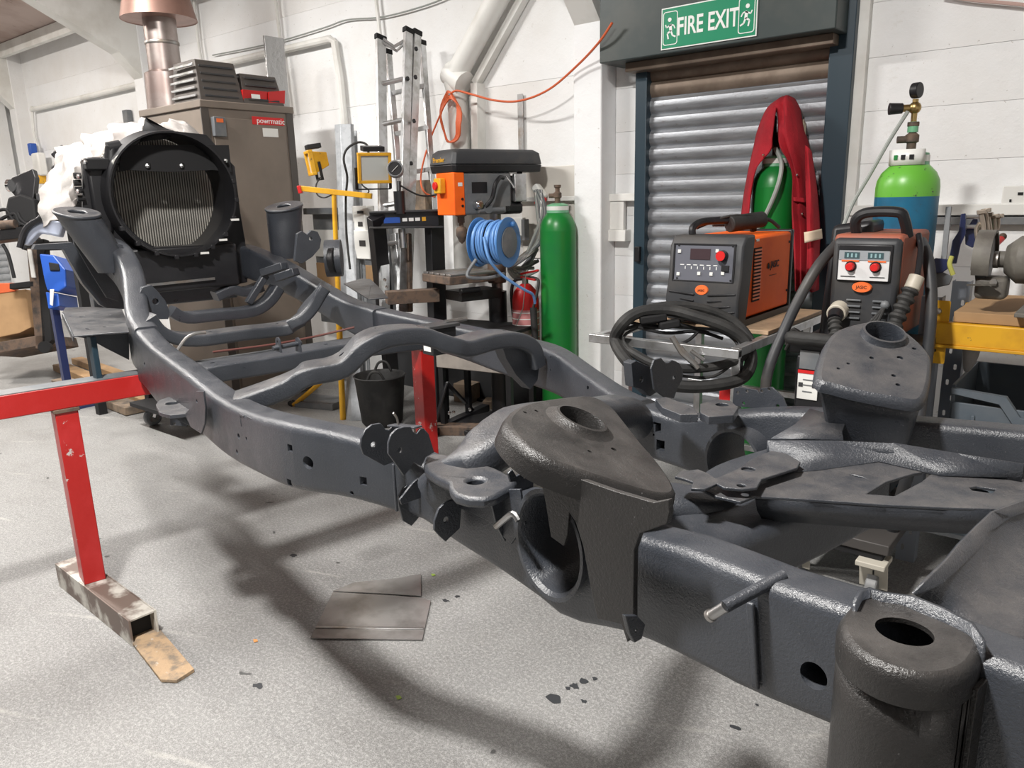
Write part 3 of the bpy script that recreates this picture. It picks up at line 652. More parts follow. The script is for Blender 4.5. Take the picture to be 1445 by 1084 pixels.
# front half of the cup goes down as a curved apron
ap = [(p[0], p[1]) for p in secs[4]]
ap = sorted([p for p in ap if p[1] < .875], key=lambda p: p[0])
apx = [(ap[0][0], ap[0][1])]
a = C(); rows = [[V((x, y+.008, ZR-.03)), V((x, y+.009, ZR-.10)), V((x, y+.010, ZR-.22)), V((x, y+.010, ZR-.34))] for x, y in ap]
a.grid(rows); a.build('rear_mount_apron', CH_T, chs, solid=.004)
x0, y0 = ap[0]; x1, y1 = ap[-1]
for x, y in ((x0-.002, y0), (x1+.002, y1)):
    a = C(); a.add([(x-.003, y, ZR-.03), (x-.003, .9, ZR-.03), (x-.003, .9, ZR-.34), (x-.003, y, ZR-.34), (x+.003, y, ZR-.03), (x+.003, .9, ZR-.03), (x+.003, .9, ZR-.34), (x+.003, y, ZR-.34)],
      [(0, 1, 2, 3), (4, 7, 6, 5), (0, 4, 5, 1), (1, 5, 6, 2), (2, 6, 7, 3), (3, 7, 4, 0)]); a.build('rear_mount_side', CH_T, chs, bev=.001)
# spot weld beads down the cup
for x, y in ((1197, 951), (1191, 1002), (1336, 1020), (1328, 1075), (1264, 948), (1290, 958)):
    p = cV(x, y, y0+.004 if x < 1250 else .79); 
    p = cV(x, y, .80); a = C(); a.ball(p, .0035, 8); a.build('weld_bead', WHT, chs)
# upstanding flange behind the cup
fl = [(1206, 850), (1214, 834), (1228, 830), (1245, 836), (1290, 842), (1330, 858), (1372, 880), (1388, 905)]
a = C(); rows = []
for x, y in fl:
    p = cZ(x, y, ZR+.012); rows.append([p, V((p.x+.003, p.y+.003, ZR-.05))])
a.grid(rows); a.build('rear_mount_flange', CH_M, chs, solid=.005)
# ---- wide tray cross-member right of the near turret
def sheet(name, rows, m=CH_D, t=.005, par=chs, sm=True):
    a = C(); a.grid(rows); return a.build(name, m, par, solid=t, ang=60)
A1 = [cZ(1083, 622, .99), cZ(1180, 622, .99), cZ(1260, 625, .99), cZ(1350, 640, .99), cZ(1445, 655, .99)]
A2 = [cZ(1086, 640, .965), cZ(1180, 643, .965), cZ(1255, 638, .968), cZ(1320, 660, .965), cZ(1445, 668, .97)]
A2b = [cZ(1100, 668, .955), cZ(1150, 665, .955), cZ(1240, 652, .955), cZ(1325, 672, .955), cZ(1445, 675, .96)]
A3 = [cZ(1000, 680, .95), cZ(1070, 688, .95), cZ(1150, 680, .95), cZ(1330, 690, .95), cZ(1445, 690, .955)]
A4 = [cZ(985, 690, .95), cZ(1060, 698, .95), cZ(1150, 706, .95), cZ(1250, 713, .95), cZ(1440, 718, .955)]
a = C(); a.plate([p[:2] for p in [cZ(x, y, .955) for x, y in ((975, 688), (984, 682), (1000, 676), (1030, 680), (1065, 675), (1100, 668), (1150, 664), (1240, 652), (1318, 670), (1325, 664), (1445, 672), (1500, 690), (1445, 722), (1400, 718), (1330, 716), (1250, 712), (1150, 705), (1065, 700), (1045, 708), (1010, 700), (990, 690))]],
   [[cZ(x, y, .955)[:2] for x, y in ((1222, 697), (1250, 680), (1290, 668), (1320, 664), (1300, 680), (1262, 700))], [cZ(x, y, .955)[:2] for x, y in ((1368, 688), (1378, 686), (1406, 690), (1400, 696), (1372, 692))], circ(cZ(1210, 672, .955), .016, 12, .004), circ(cZ(1407, 670, .955), .016, 14, .012)], .006, Matrix.Translation((0, 0, .955)), -.006)
a.build('tray_panel', CH_D, chs, bev=.0015)
sheet('tray_flange', [A1, A2, A2b], CH_M)
a = C(); rows = [[p, p-V((0, 0, .05))] for p in A1]; a.grid(rows); a.build('tray_flange', CH_M, chs, solid=.005)
a = C(); rows = [[cZ(x, y, .952), cZ(x, y, .952)-V((0, -.01, .03)), cZ(x, y, .952)-V((0, -.03, .055))] for x, y in ((1065, 700), (1150, 706), (1250, 713), (1330, 717), (1440, 722))]; a.grid(rows); a.build('tray_lip', CH_M, chs, solid=.004)
# forked bracket with two oval holes reaching to the axle tunnel
PZ('fork_bracket', [(952, 672), (960, 665), (985, 662), (1000, 668), (1010, 675), (1040, 662), (1060, 648), (1088, 636), (1110, 640), (1130, 652), (1125, 660), (1100, 668), (1075, 676), (1068, 688), (1048, 690), (1022, 688), (1012, 682), (995, 690), (975, 689), (978, 680), (968, 676)], .975, .006, [(1056, 662, .013), (1046, 685, .008)])
# second swept panel lower right
q = lambda L_, z: [cZ(x, y, z) for x, y in L_]
sheet('rear_panel', [q([(1289, 838), (1310, 815), (1335, 790), (1352, 768), (1378, 742), (1400, 722), (1445, 706)], .99),
     q([(1295, 842), (1330, 822), (1360, 795), (1385, 770), (1405, 745), (1425, 730), (1475, 715)], .965),
     q([(1340, 870), (1370, 850), (1400, 830), (1425, 805), (1445, 780), (1480, 760), (1530, 745)], .94),
     q([(1380, 900), (1400, 890), (1430, 880), (1470, 860), (1500, 840), (1540, 820), (1600, 800)], .93),
     q([(1385, 930), (1410, 925), (1445, 920), (1490, 910), (1540, 890), (1600, 870), (1660, 850)], .93)])
# far rail brackets
PUp('body_mount', [(885, 512), (892, 508), (905, 514), (925, 520), (925, 550), (912, 558), (900, 548), (888, 545)], -1.36, .03, [(899, 534, .008)])
PUp('damper_bracket', [(918, 520), (922, 508), (932, 505), (938, 512), (942, 512), (948, 508), (957, 512), (963, 522), (962, 535), (955, 548), (950, 562), (935, 560), (922, 550)], -1.30, .006, [(950, 533, .006)])
PZ('body_mount', [(925, 563), (940, 560), (980, 575), (985, 585), (960, 585), (935, 575)], .985, .02)
PZ('body_mount', [(988, 570), (1010, 563), (1030, 565), (1042, 575), (1035, 586), (1000, 588), (988, 582)], .985, .02, [(1019, 571, .016)])
PVp('sensor_bracket', [(1034, 572), (1036, 548), (1045, 546), (1068, 550), (1072, 555), (1074, 548), (1090, 546), (1105, 560), (1112, 577), (1070, 577)], 1.70, .005, [(1042, 554, .004), (1055, 552, .004), (1050, 569, .004), (1076, 552, .004), (1086, 549, .004), (1098, 573, .005)])
# triangular shelf on the outside of the far rail ahead of the arch
PZ('mount_shelf', [(485, 400), (510, 393), (523, 394), (535, 405), (548, 420), (520, 422)], 1.06, .005, [(525, 404, .008)])
# ---- front towers
def tower(c, foot, rtop, tilt, par=chs):
    M = Matrix.Translation(c) @ Matrix.Rotation(tilt[0], 4, 'X') @ Matrix.Rotation(tilt[1], 4, 'Y')
    top = C(); top.plate(circ((0, 0), rtop, 36), [circ((0, 0), rtop*.36, 20)], .014, M); top.build('tower_cap', CH_D, par, bev=.005)
    b = C(); secs = []
    for t in (0, .12, .3, .65, 1):
        r_ = rtop*(.96-.2*t); ce = V(c).lerp(V(foot), t)
        secs.append([(M @ V((r_*math.cos(2*math.pi*i/28), r_*math.sin(2*math.pi*i/28), -.006))).lerp(ce+V((r_*math.cos(2*math.pi*i/28), r_*math.sin(2*math.pi*i/28), 0)), min(1, t*3)) for i in range(28)])
    b.loft(secs); b.build('spring_tower', CH_M, par)
tower((-3.72, .745, 1.475), (-3.72, .86, 1.22), .092, (R(-4), R(14)))
tower((-3.78, 1.695, 1.475), (-3.78, 1.68, 1.22), .096, (R(12), R(8)))
PUp('tower_web', [(92, 305), (120, 310), (135, 345), (150, 385), (170, 400), (166, 425), (150, 420), (128, 385), (105, 345)], -3.95, .02)
PUp('tower_arm', [(45, 352), (48, 345), (100, 342), (118, 365), (150, 405), (160, 440), (140, 430), (115, 400), (95, 365), (88, 352)], -4.05, .06, m=CH_M)
# ear bracket in front of the radiator on the near side
PUp('ear_bracket', [(140, 352), (142, 342), (150, 336), (158, 342), (173, 346), (174, 358), (182, 385), (184, 400), (168, 398), (150, 375), (142, 365)], -3.68, .006)
a = C(); a.tube(catmull([cU(141, 354, -3.66), cU(143, 344, -3.66), cU(152, 336, -3.66)], 4), .008, 8); a.build('ear_rim', CH_M, chs)
# engine mount ears inside the near rail
PUp('engine_mount', [(195, 415), (200, 405), (212, 402), (222, 412), (232, 424), (238, 440), (236, 450), (215, 450), (203, 440)], -3.3, .03, [(218, 425, .012)])
PUp('engine_mount', [(418, 330), (425, 326), (432, 331), (438, 325), (447, 327), (452, 338), (450, 350), (440, 362), (425, 372), (415, 368)], -3.25, .02, [(437, 337, .008)])
# far side front spring cup and struts
a = C(); p = cU(460, 365, -3.3); a.cyl(p, p+V((.04, .06, 0)), .085, n=28); a.build('spring_cup', CH_M, chs)
a = C(); p = cU(466, 367, -3.25); a.cyl(p, p+V((.02, .02, 0)), .06, n=24); a.build('spring_cup_boss', BLK, chs, bev=.004)
a = C(); a.bar(cU(372, 385, -3.55), cU(402, 375, -3.4), .045, .035); a.build('strut_box', CH_M, chs, bev=.004)
a = C(); a.bar(cU(392, 392, -3.4), cU(418, 383, -3.3), .045, .035); a.build('strut_box', CH_M, chs, bev=.004)
a = C(); a.bar(cU(375, 388, -3.55), cU(350, 428, -3.55), .035, .03); a.build('diagonal_stay', CH_M, chs, bev=.004)
# wiring plug block clipped to the far rail
t = thing('control_unit', 'small black box unit with pale label clipped inside the far chassis rail', 'control unit', tuple(LU*-2.35+LV*1.62+V((0, 0, .93))), CA)
MB().box((0, 0, .05), (.07, .11, .1)).build('housing', BLKP, t, bev=.004); MB().box((-.0, -.056, .05), (.045, .002, .07)).build('pale_label', WHTP, t)
MB().box((0, 0, .106), (.085, .14, .012)).build('lid', DGREY, t, bev=.002)
MB().cyl((0, .03, .115), (.0, .13, .115), .008).build('threaded_rod', STEEL, t)
# ---- front sub-frame lying beyond the cross-members
a = C(); a.box((-4.45, 1.27, 1.02), (.1, .75, .1)); a.build('front_beam', CH_M, chs, bev=.01)

a = C(); a.bar(cV(555, 655, .80), cV(560, 722, .80), .006, .006, (0, 1, 0)); a.build('weld_strip', CH_M, chs, bev=.002)
_h = cZ(1276, 891, 1.005); a = C(); a.cyl((_h.x, _h.y, .81), (_h.x, _h.y, .815), .048, n=20); a.build('hole_shade', BLKM, chs)  # black disc standing in for the shade inside the rear mount hole
_h = cZ(671, 678, .975); a = C(); a.lathe([(.018, .97), (.018, .94), (.001, .94)], (_h.x, _h.y, 0), 20, None, False); a.build('hole_shade', BLKM, chs)  # black cup added so this mount hole looks shaded inside
# brake pipe clipped along the inside of the arch and the front beam
a = C(); a.tube(catmull([pu(300, 497, -2.5), pu(380, 487, -2.5), pu(440, 476, -2.5), pu(500, 462, -2.45)], 5), .004, 8); a.build('brake_pipe', mat('copper_brown_pipe', (.1, .035, .03), .4), chs)
a = C(); a.tube(catmull([cU(832, 605, -1.2), cU(850, 592, -1.2), cU(858, 578, -1.2)], 4), .003, 6); a.build('wire_clip', STEEL, chs)
for x, y, v in ((872, 582, 1.25), (897, 588, 1.4)): pass
# ---------------------------------------------------------------- red trestle under the chassis front
t = thing('red_trestle', 'chipped red steel trestle with square tube feet under the front of the chassis', 'trestle', tuple(LU*-3.14+LV*1.26), CA)
MB().box((0, -.52, .833), (.09, 2.75, .084)).build('top_beam', RED, t, bev=.004)
MB().box((0, -.52, .8765), (.088, 2.74, .003)).build('overspray_top', GREYP, t)
for y in (-.775, .80):
    MB().box((0, y, .445), (.088, .075, .69)).build('leg', RED, t, bev=.003)
    MB().box((0, y, .785), (.1, .085, .014)).build('weld_plate', RUST, t, bev=.002)
    M = Matrix.Translation((-.0, y, 0)) @ Matrix.Rotation(R(8.5), 4, 'Z')
    m = MB()
    for a, b, c, d in ((-.045, .05, .008, .1), (.045, .05, .008, .1)): m.box((.09, a, b), (.69, c, d), 0, M)
    m.box((.09, 0, .004), (.69, .09, .008), 0, M); m.box((.09, 0, .096), (.69, .09, .008), 0, M)
    m.build('foot_tube', mat('worn_white_steel_%d' % (y > 0), (.55, .53, .48), .55, c2=(.16, .12, .1), vs=7, lo=.44, hi=.56) if 1 else 0, t, bev=.0015)
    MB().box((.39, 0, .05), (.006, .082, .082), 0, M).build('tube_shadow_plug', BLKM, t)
MB(inv(t)).bar(LU*-3.14+LV*cU(136, 520, -3.14).y+V((0, 0, .876)), LU*-3.14+LV*cU(129, 478, -3.14).y+V((0, 0, 1.035)), .035, .02).build('prop_bar', NAVY, t, bev=.002)
m = MB(); m.plate([(-.25, -.05), (.22, -.055), (.26, -.02), (.24, .045), (-.2, .05)], (), .012, Matrix.Translation((-2.49, 1.03, .007)) @ Matrix.Rotation(R(-8), 4, 'Z'))
tag(m.build('packing_plank', mat('trodden_timber', (.4, .28, .17), .8, c2=(.2, .16, .12), vs=22, bump=.5, bs=40, c3=(.55, .5, .44), vs3=16), bev=.002), 'worn flat timber offcut on the floor by the trestle foot', 'plank')
# thin metal offcuts under the chassis
W2 = lambda L_: [tuple(atz(x, y, 0)[:2]) for x, y in L_]
SHM = mat('smeared_sheet_metal', (.36, .35, .34), .25, .6, c2=(.24, .23, .22), vs=7)
m = MB(); m.plate(W2([(438, 903), (596, 905), (608, 850), (594, 846), (545, 842), (470, 838)]), (), .003, z0=.004)
so = m.build('sheet_offcut', SHM); tag(so, 'thin grey sheet metal offcut with a folded edge on the floor', 'sheet')
a_, b_ = atz(446, 888, 0), atz(598, 890, 0); MB().bar(a_+V((0, 0, .008)), b_+V((0, 0, .008)), .012, .005).build('folded_edge', STEEL, so, bev=.001)
m = MB(); m.plate(W2([(470, 836), (545, 840), (594, 843), (594, 812), (560, 818), (500, 824)]), (), .003, z0=.0035)
tag(m.build('sheet_offcut', SHM), 'smaller dull sheet metal offcut lying behind the folded one', 'sheet')
fl_ = bpy.data.objects['floor']
INK = mat('dried_black_paint', (.03, .032, .036), .5)
for x, y, r in ((783, 986, .021), (811, 968, .014), (825, 962, .014), (840, 958, .01), (824, 990, .008), (1038, 1027, .011), (364, 968, .014), (629, 848, .012), (645, 842, .01), (414, 784, .014), (802, 972, .008), (1068, 995, .005)):
    p = atz(x, y, 0); m = MB(); m.plate([(p.x+r*(rnd.uniform(.5, 1.3))*math.cos(i*.52)*1.3, p.y+r*rnd.uniform(.5, 1.2)*math.sin(i*.52)) for i in range(12)], (), .0012, z0=.0002)
    m.build('paint_spot', INK, fl_)
for x, y, l, mt in ((562, 985, 'small green leaf scrap on the floor left of the long shadow', 1), (611, 812, 'tiny green leaf scrap beside the sheet metal offcuts', 1), (360, 905, 'small orange wood chip on the floor', 0)):
    p = atz(x, y, 0); m = MB(); m.plate([(p.x-.012, p.y), (p.x-.002, p.y+.009), (p.x+.012, p.y+.004), (p.x+.006, p.y-.009)], (), .002, z0=.001)
    tag(m.build('leaf_scrap' if mt else 'wood_chip', mat('leaf_green' if mt else 'chip_orange', (.3, .42, .08) if mt else (.55, .25, .08), .7)), l, 'scrap')
# ---------------------------------------------------------------- radiator pack on the chassis front
ru = -3.95
t = thing('radiator_pack', 'black radiator and cooling pack with big round fan shroud on the chassis front', 'radiator', tuple(LU*ru+LV*1.25+V((0, 0, 1.14))), CA)
X = Matrix.Translation((-ru, -1.25, -1.14))
def RB(): return MB(X)
cu = cU(247, 275, -3.9); cy, cz_ = cu.y, cu.z; rr = .278
M = frame3((-3.9, cy, cz_), (0, 1, 0), (0, 0, 1))
a = RB(); a.lathe([(rr, 0), (rr+.004, .012), (rr+.012, .012), (rr+.014, -.01), (rr+.016, -.05), (rr+.03, -.12), (rr+.01, -.12), (rr-.004, -.1), (rr, 0)], (0, 0, 0), 64, M, False); a.lathe([(rr, -.1), (rr*1.02, -.29), (rr*1.04, -.29), (rr*1.02, -.1)], (0, 0, 0), 64, M, False); a.build('fan_shroud', BLKP, t)
p0 = lambda x, y, u=-4.02: (cU(x, y, u).y, cU(x, y, u).z)
M2 = frame3((-4.02, 0, 0), (0, 1, 0), (0, 0, 1))
a = RB(); a.plate([p0(x, y) for x, y in ((116, 225), (160, 222), (165, 205), (205, 190), (240, 185), (290, 190), (318, 222), (330, 235), (338, 300), (345, 340), (348, 398), (330, 402), (240, 408), (170, 395), (160, 340), (128, 330), (116, 300))], [circ(p0(246, 275), rr*.985, 48)], .03, M2); a.build('shroud_frame', BLKP, t, bev=.004)
a = RB(); a.plate(circ((cy, cz_), rr*1.05, 48), (), .035, frame3((-4.22, 0, 0), (0, 1, 0), (0, 0, 1))); a.build('radiator_core', CORE, t)
a = RB(); a.plate([p0(x, y, -3.99) for x, y in ((172, 205), (322, 205), (326, 243), (300, 240), (240, 243), (180, 240), (167, 243))], [circ(p0(208, 234, -3.99), .014, 12), circ(p0(256, 234, -3.99), .014, 12)], .008, frame3((-3.985, 0, 0), (0, 1, 0), (0, 0, 1))); a.build('shroud_flap', BLKM, t)
for x, y in ((208, 234), (256, 234)): a = RB(); q = cU(x, y, -3.975); a.ball(q, .012, 8); a.build('clip', ALU, t)
for ang in range(-150, 30, 18):
    a = RB(); q = V((-3.9, cy+(rr+.014)*math.cos(R(ang)), cz_+(rr+.014)*math.sin(R(ang)))); a.box(q, (.03, .022, .022)); a.build('shroud_tab', BLKP, t, bev=.003)
for ang in (-70, -48, -25): a = RB(); a.box((-3.89, cy+(rr+.02)*math.cos(R(ang)), cz_+(rr+.02)*math.sin(R(ang))), (.012, .04, .01)); a.build('pale_tag', WHTP, t)
a = RB(); q1 = cU(119, 222, -4.0); q2 = cU(162, 330, -4.0); a.box((-4.05, (q1.y+q2.y)/2, (q1.z+q2.z)/2), (.12, q2.y-q1.y, q1.z-q2.z)); a.build('side_tank', BLKP, t, bev=.015)
a = RB(); a.cyl(cU(158, 230, -3.99), cU(158, 208, -3.99), .035, .03, 16); a.cyl(cU(152, 210, -3.99), cU(170, 207, -3.99), .03, n=16); a.build('coolant_neck', BLKP, t)
a = RB(); a.box(cU(137, 232, -3.98), (.05, .1, .05)); a.build('bracket_block', BLKM, t, bev=.006)
for x, y in ((108, 248), (108, 258), (110, 268), (113, 280), (115, 300)): a = RB(); a.cyl(cU(x-4, y, -3.99), cU(x+6, y, -3.99), .014, n=10); a.build('hose_stub', BLKM, t)
for x, y in ((111, 249), (110, 270)): a = RB(); a.ball(cU(x, y, -3.96), .012, 8); a.build('chrome_fitting', CHROME, t)
for x, y in ((318, 227), (120, 229)): a = RB(); a.ball(cU(x, y, -3.96), .012, 8); a.build('bolt', CHROME, t)
a = RB(); q1 = cU(178, 352, -3.97); q2 = cU(338, 402, -3.97); a.box((-4.03, (q1.y+q2.y)/2, (q1.z+q2.z)/2), (.16, q2.y-q1.y, q1.z-q2.z)); a.build('lower_housing', BLKP, t, bev=.012)
a = RB(); a.bar(cU(205, 403, -3.94), cU(303, 393, -3.94), .008, .012); a.build('bright_edge', STEEL, t)
# dark cloth peak over the shroud
a = RB(); q = lambda x, y, u=-4.0: cU(x, y, u)
a.grid([[q(198, 200), q(204, 170), q(206, 166), q(215, 178)], [q(215, 198, -3.97), q(225, 185, -3.97), q(235, 182, -4.02), q(245, 185, -4.1)], [q(235, 196, -3.95), q(245, 190, -3.97), q(252, 192, -4.02), q(256, 194, -4.1)]]); a.build('shroud_cloth', BLKM, t, solid=.004)
# ---------------------------------------------------------------- dust sheet draped behind it, over a dark box of parts
def drape(name, label, rows, m, cat='cloth', wr=.012, th=.004, group=None, seed=1, k=5):
    rs = random.Random(seed); G = [catmull(r, k) for r in rows]; n = len(G[0])
    cols = [catmull([g[j] for g in G], k) for j in range(n)]; rows2 = [[cols[j][i] for j in range(n)] for i in range(len(cols[0]))]
    ph = [rs.uniform(0, 6) for _ in range(6)]
    out = []
    for i, r in enumerate(rows2):
        o = []
        for j, p in enumerate(r):
            d = wr*(math.sin(j*1.1+ph[0]+.25*i)+.7*math.sin(j*2.3+ph[1]-.35*i)+.4*math.sin(i*1.7+ph[2])); o.append(p+V((d*.7, -d, d*.25)))
        out.append(o)
    c = sum((p for r in out for p in r), V((0, 0, 0)))/(len(out)*n); zmin = min(p.z for r in out for p in r)
    a = MB(Matrix.Translation((-c.x, -c.y, -zmin))); a.grid(out); o = a.build(name, m, solid=th, ang=80); o.location = (c.x, c.y, zmin)
    return tag(o, label, cat, group)
D = lambda x, y, d: atd(x, y, d)
drape('dust_sheet', 'crumpled white dust sheet draped left of the round fan shroud', [
    [D(210, 168, 4.7), D(175, 172, 4.9), D(135, 185, 5.1), D(104, 200, 5.2), D(80, 214, 5.3)],
    [D(206, 180, 4.55), D(170, 190, 4.6), D(140, 200, 4.7), D(106, 210, 4.8), D(72, 225, 5.1)],
    [D(204, 205, 4.5), D(165, 212, 4.5), D(140, 215, 4.55), D(110, 225, 4.6), D(66, 250, 4.9)],
    [D(190, 225, 4.55), D(150, 235, 4.5), D(128, 240, 4.5), D(106, 260, 4.5), D(64, 285, 4.8)],
    [D(170, 245, 4.55), D(140, 262, 4.5), D(120, 272, 4.5), D(104, 296, 4.5), D(66, 322, 4.75)]], CLOTH, wr=.03)
drape('dust_sheet', 'white dust sheet corner hanging behind the right side of the fan shroud', [
    [D(216, 176, 4.75), D(240, 171, 4.8), D(262, 172, 4.8), D(282, 190, 4.8), D(298, 206, 4.8)],
    [D(216, 182, 4.6), D(240, 180, 4.6), D(264, 184, 4.6), D(290, 205, 4.65), D(312, 222, 4.7)],
    [D(220, 190, 4.6), D(245, 192, 4.6), D(270, 200, 4.6), D(302, 226, 4.65), D(330, 262, 4.7)],
    [D(222, 200, 4.7), D(245, 205, 4.7), D(272, 215, 4.7), D(306, 245, 4.7), D(337, 275, 4.7)]], CLOTH, wr=.02, seed=4)
t = thing('engine_bay_panel', 'black moulded panel stack hidden beneath the white dust sheet', 'panel', tuple(V((D(140, 300, 4.8).x, D(140, 300, 4.8).y, .95))))
I = inv(t); a = MB(I); a.loft([[D(72, 235, 5.2), D(160, 190, 5.0), D(160, 330, 5.0), D(75, 320, 5.2)], [D(80, 235, 5.6), D(165, 195, 5.4), D(165, 330, 5.4), D(82, 320, 5.6)]]); a.build('panel', BLKM, t, bev=.01)
a = MB(I); a.bar(D(76, 222, 5.25), D(92, 208, 5.25), .04, .05); a.build('panel_tip', BLKP, t, bev=.01)
for x, y, d in ((80, 318, 5.3), (158, 325, 5.1)):
    p = D(x, y, d); MB(I).box((p.x, p.y+.1, p.z/2), (.06, .06, p.z)).build('stand_leg', BLKM, t)
# ---------------------------------------------------------------- parts rack far left
t = thing('salvaged_gearbox', 'black engine and gearbox lump on the rack at the far left', 'engine', tuple(V((D(35, 330, 6.4).x, D(35, 330, 6.4).y, 1.15))))
I = inv(t)
def PD(par, I, name, px, d, m, th=.06, bev=.006):
    a = MB(I); f = [D(x, y, d) for x, y in px]; b = [D(x, y, d)+fwd*th for x, y in px]
    a.loft([f, b]); return a.build(name, m, par, bev=bev, smooth=False)
PD(t, I, 'bell_housing', [(17, 250), (46, 238), (50, 250), (47, 280), (40, 280), (22, 278), (8, 262)], 6.3, BLKP)
PD(t, I, 'gearbox_case', [(10, 278), (28, 273), (48, 280), (52, 312), (12, 322), (6, 300)], 6.2, BLKM, .2, .02)
PD(t, I, 'side_pod', [(50, 272), (66, 276), (64, 310), (52, 312)], 6.3, DGREY, .15, .01)
a = MB(I); a.cyl(D(12, 262, 6.25), D(16, 262, 6.25), .05, n=16); a.build('bearing', CHROME, t)
a = MB(I)
for pts in ([(-10, 300), (8, 296), (18, 310), (30, 318)], [(0, 310), (20, 302), (28, 315), (45, 320)], [(25, 300), (30, 310), (40, 318)], [(4, 345), (12, 360), (20, 392)]): a.tube(catmull([D(x, y, 6.15) for x, y in pts], 5), .014, 8)
a.build('hose', BLKM, t)
a = MB(I); a.cyl(D(0, 318, 6.1), D(22, 316, 6.1), .035, n=14); a.build('rusty_boss', RUST, t)
PD(t, I, 'support_rail', [(-20, 326), (44, 318), (44, 334), (-20, 342)], 6.1, BLK, .1)
t = thing('parts_rack', 'dark steel trolley rack with castors at the far left', 'rack', tuple(V((atz(60, 490, 0).x+2.2, atz(60, 490, 0).y-.7, 0))))
I = inv(t)
for px in ([(36, 335), (50, 333), (66, 492), (50, 492)], [(50, 337), (62, 337), (73, 480), (60, 494)]): PD(t, I, 'post', px, 6.7, RUST if px[0][0] < 40 else BLKM, .08)
PD(t, I, 'top_rail', [(28, 342), (95, 340), (95, 350), (30, 352)], 6.7, BLKM, .1)
PD(t, I, 'crossbar', [(13, 400), (48, 396), (48, 405), (13, 408)], 6.7, BLKM)
PD(t, I, 'lower_shelf', [(-20, 486), (62, 472), (66, 486), (-20, 502)], 6.7, RUST, .5)
PD(t, I, 'bright_strip', [(38, 352), (44, 352), (50, 392), (44, 392)], 6.68, WHT, .02)
a = MB(I); a.cyl(D(62, 490, 6.65), D(66, 490, 6.72), .05, n=16); a.build('castor', BLKM, t)
o = thing('cardboard_box', 'large plain brown cardboard box on the far left rack', 'box', tuple(D(15, 478, 6.8)))
I = inv(o); PD(o, I, 'carton', [(-30, 415), (36, 408), (44, 462), (28, 470), (-30, 482)], 6.8, CARD, .4); PD(o, I, 'tape_edge', [(-30, 400), (20, 399), (22, 411), (-30, 418)], 6.79, ORNC, .05)
o = thing('parts_crate', 'bright blue plastic crate behind the front chassis arm', 'crate', tuple(D(78, 440, 5.6)))
I = inv(o); PD(o, I, 'crate_side', [(55, 358), (76, 360), (92, 380), (93, 405), (82, 412), (66, 410), (62, 395)], 5.6, BLUEP, .3, .01); PD(o, I, 'handle_recess', [(68, 370), (82, 372), (84, 382), (70, 382)], 5.59, BLKM, .02)
PD(o, I, 'crate_lower', [(64, 412), (82, 414), (84, 432), (68, 436)], 5.62, BLUEP, .25); p = D(76, 430, 5.75); MB(I).box((p.x, p.y, p.z/2), (.05, .05, p.z)).build('stand_leg', ROSE, o); MB(I).box((p.x, p.y, .02), (.3, .3, .04)).build('stand_foot', ROSE, o); PD(o, I, 'white_label', [(70, 408), (76, 408), (74, 432), (70, 430)], 5.58, WHTP, .01)
o = thing('plastic_bracket', 'silvery wing panel resting by the near front tower', 'panel', tuple(D(60, 330, 4.9)))
I = inv(o); SIL = mat('silver_blue_plastic', (.5, .55, .68), .3, .2)
PD(o, I, 'panel', [(42, 318), (66, 310), (84, 312), (88, 322), (84, 334), (66, 330), (54, 328), (38, 345), (30, 345), (34, 328)], 4.9, SIL, .05, .01)
a = MB(I); a.tube(catmull([D(76, 270, 4.88), D(70, 290, 4.88), D(62, 306, 4.88), D(44, 316, 4.88), D(34, 328, 4.88), D(28, 350, 4.88)], 5), [.03]*6+[.026]*6+[.02]*14, 10); a.build('curved_duct', BLKP, o)
# pallet timbers on the floor
for i, (a_, b_, w) in enumerate((((75, 462), (205, 500), .12), ((75, 478), (180, 508), .14), ((100, 455), (240, 492), .1), ((-10, 510), (110, 492), .25))):
    p, q = atz(*a_, .05), atz(*b_, .05); p = p*.75; q = q*.75; p.z = q.z = .035
    m = MB(Matrix.Translation((-p.x, -p.y, 0))); m.bar(p, q, w, .06); o = m.build('floor_plank', [WOOD, DWOOD, WOOD, DWOOD][i], bev=.004); o.location = (p.x, p.y, 0)
    tag(o, ['pale rough plank on the floor, left one behind the red beam', 'dark dirty plank nearest the red trestle beam', 'pale plank leaning lowest behind the shelf mount', 'wide dirty board on the floor below the rack'][i], 'plank')
# ---------------------------------------------------------------- brown warm air heater
cx0, cx1, cy0, cy1, ch = -6.0, -5.15, 2.97, 3.70, 2.15
t = thing('warm_air_heater', 'tall brown cabinet heater with louvred outlets and round flue', 'heater', ((cx0+cx1)/2, (cy0+cy1)/2, 0))
hw, hd = (cx1-cx0)/2, (cy1-cy0)/2
MB().box((0, 0, ch/2), (2*hw, 2*hd, ch)).build('cabinet', TAUPE, t, bev=.008)
for y in (-hd+.02, hd-.02): MB().box((hw+.003, y, ch/2), (.008, .06, ch)).build('corner_post', TAUPD, t, bev=.002)
MB().box((0, 0, ch+.02), (2*hw+.03, 2*hd+.03, .05)).build('top_cap', TAUPE, t, bev=.006)
MB().box((hw+.006, 0, ch*.52), (.01, 2*hd-.14, ch*.9)).build('door_panel', TAUPE, t, bev=.004)
MB().box((hw+.03, -hd+.1, ch-.13), (.04, .09, .13)).build('control_box', GREYP, t, bev=.004)
MB().box((hw+.052, -hd+.1, ch-.09), (.003, .05, .025)).build('orange_tab', ORB, t)
MT = lambda y, z: Matrix(((0, 0, 1, hw+.0146), (1, 0, 0, y), (0, 1, 0, z), (0, 0, 0, 1)))
MB().box((hw+.0125, .15, ch-.07), (.003, .27, .055)).build('brand_plate', REDP, t, bev=.001)
text('lettering', 'powrmatic', .055, MT(.17, ch-.07), TSIGN, t, .001)
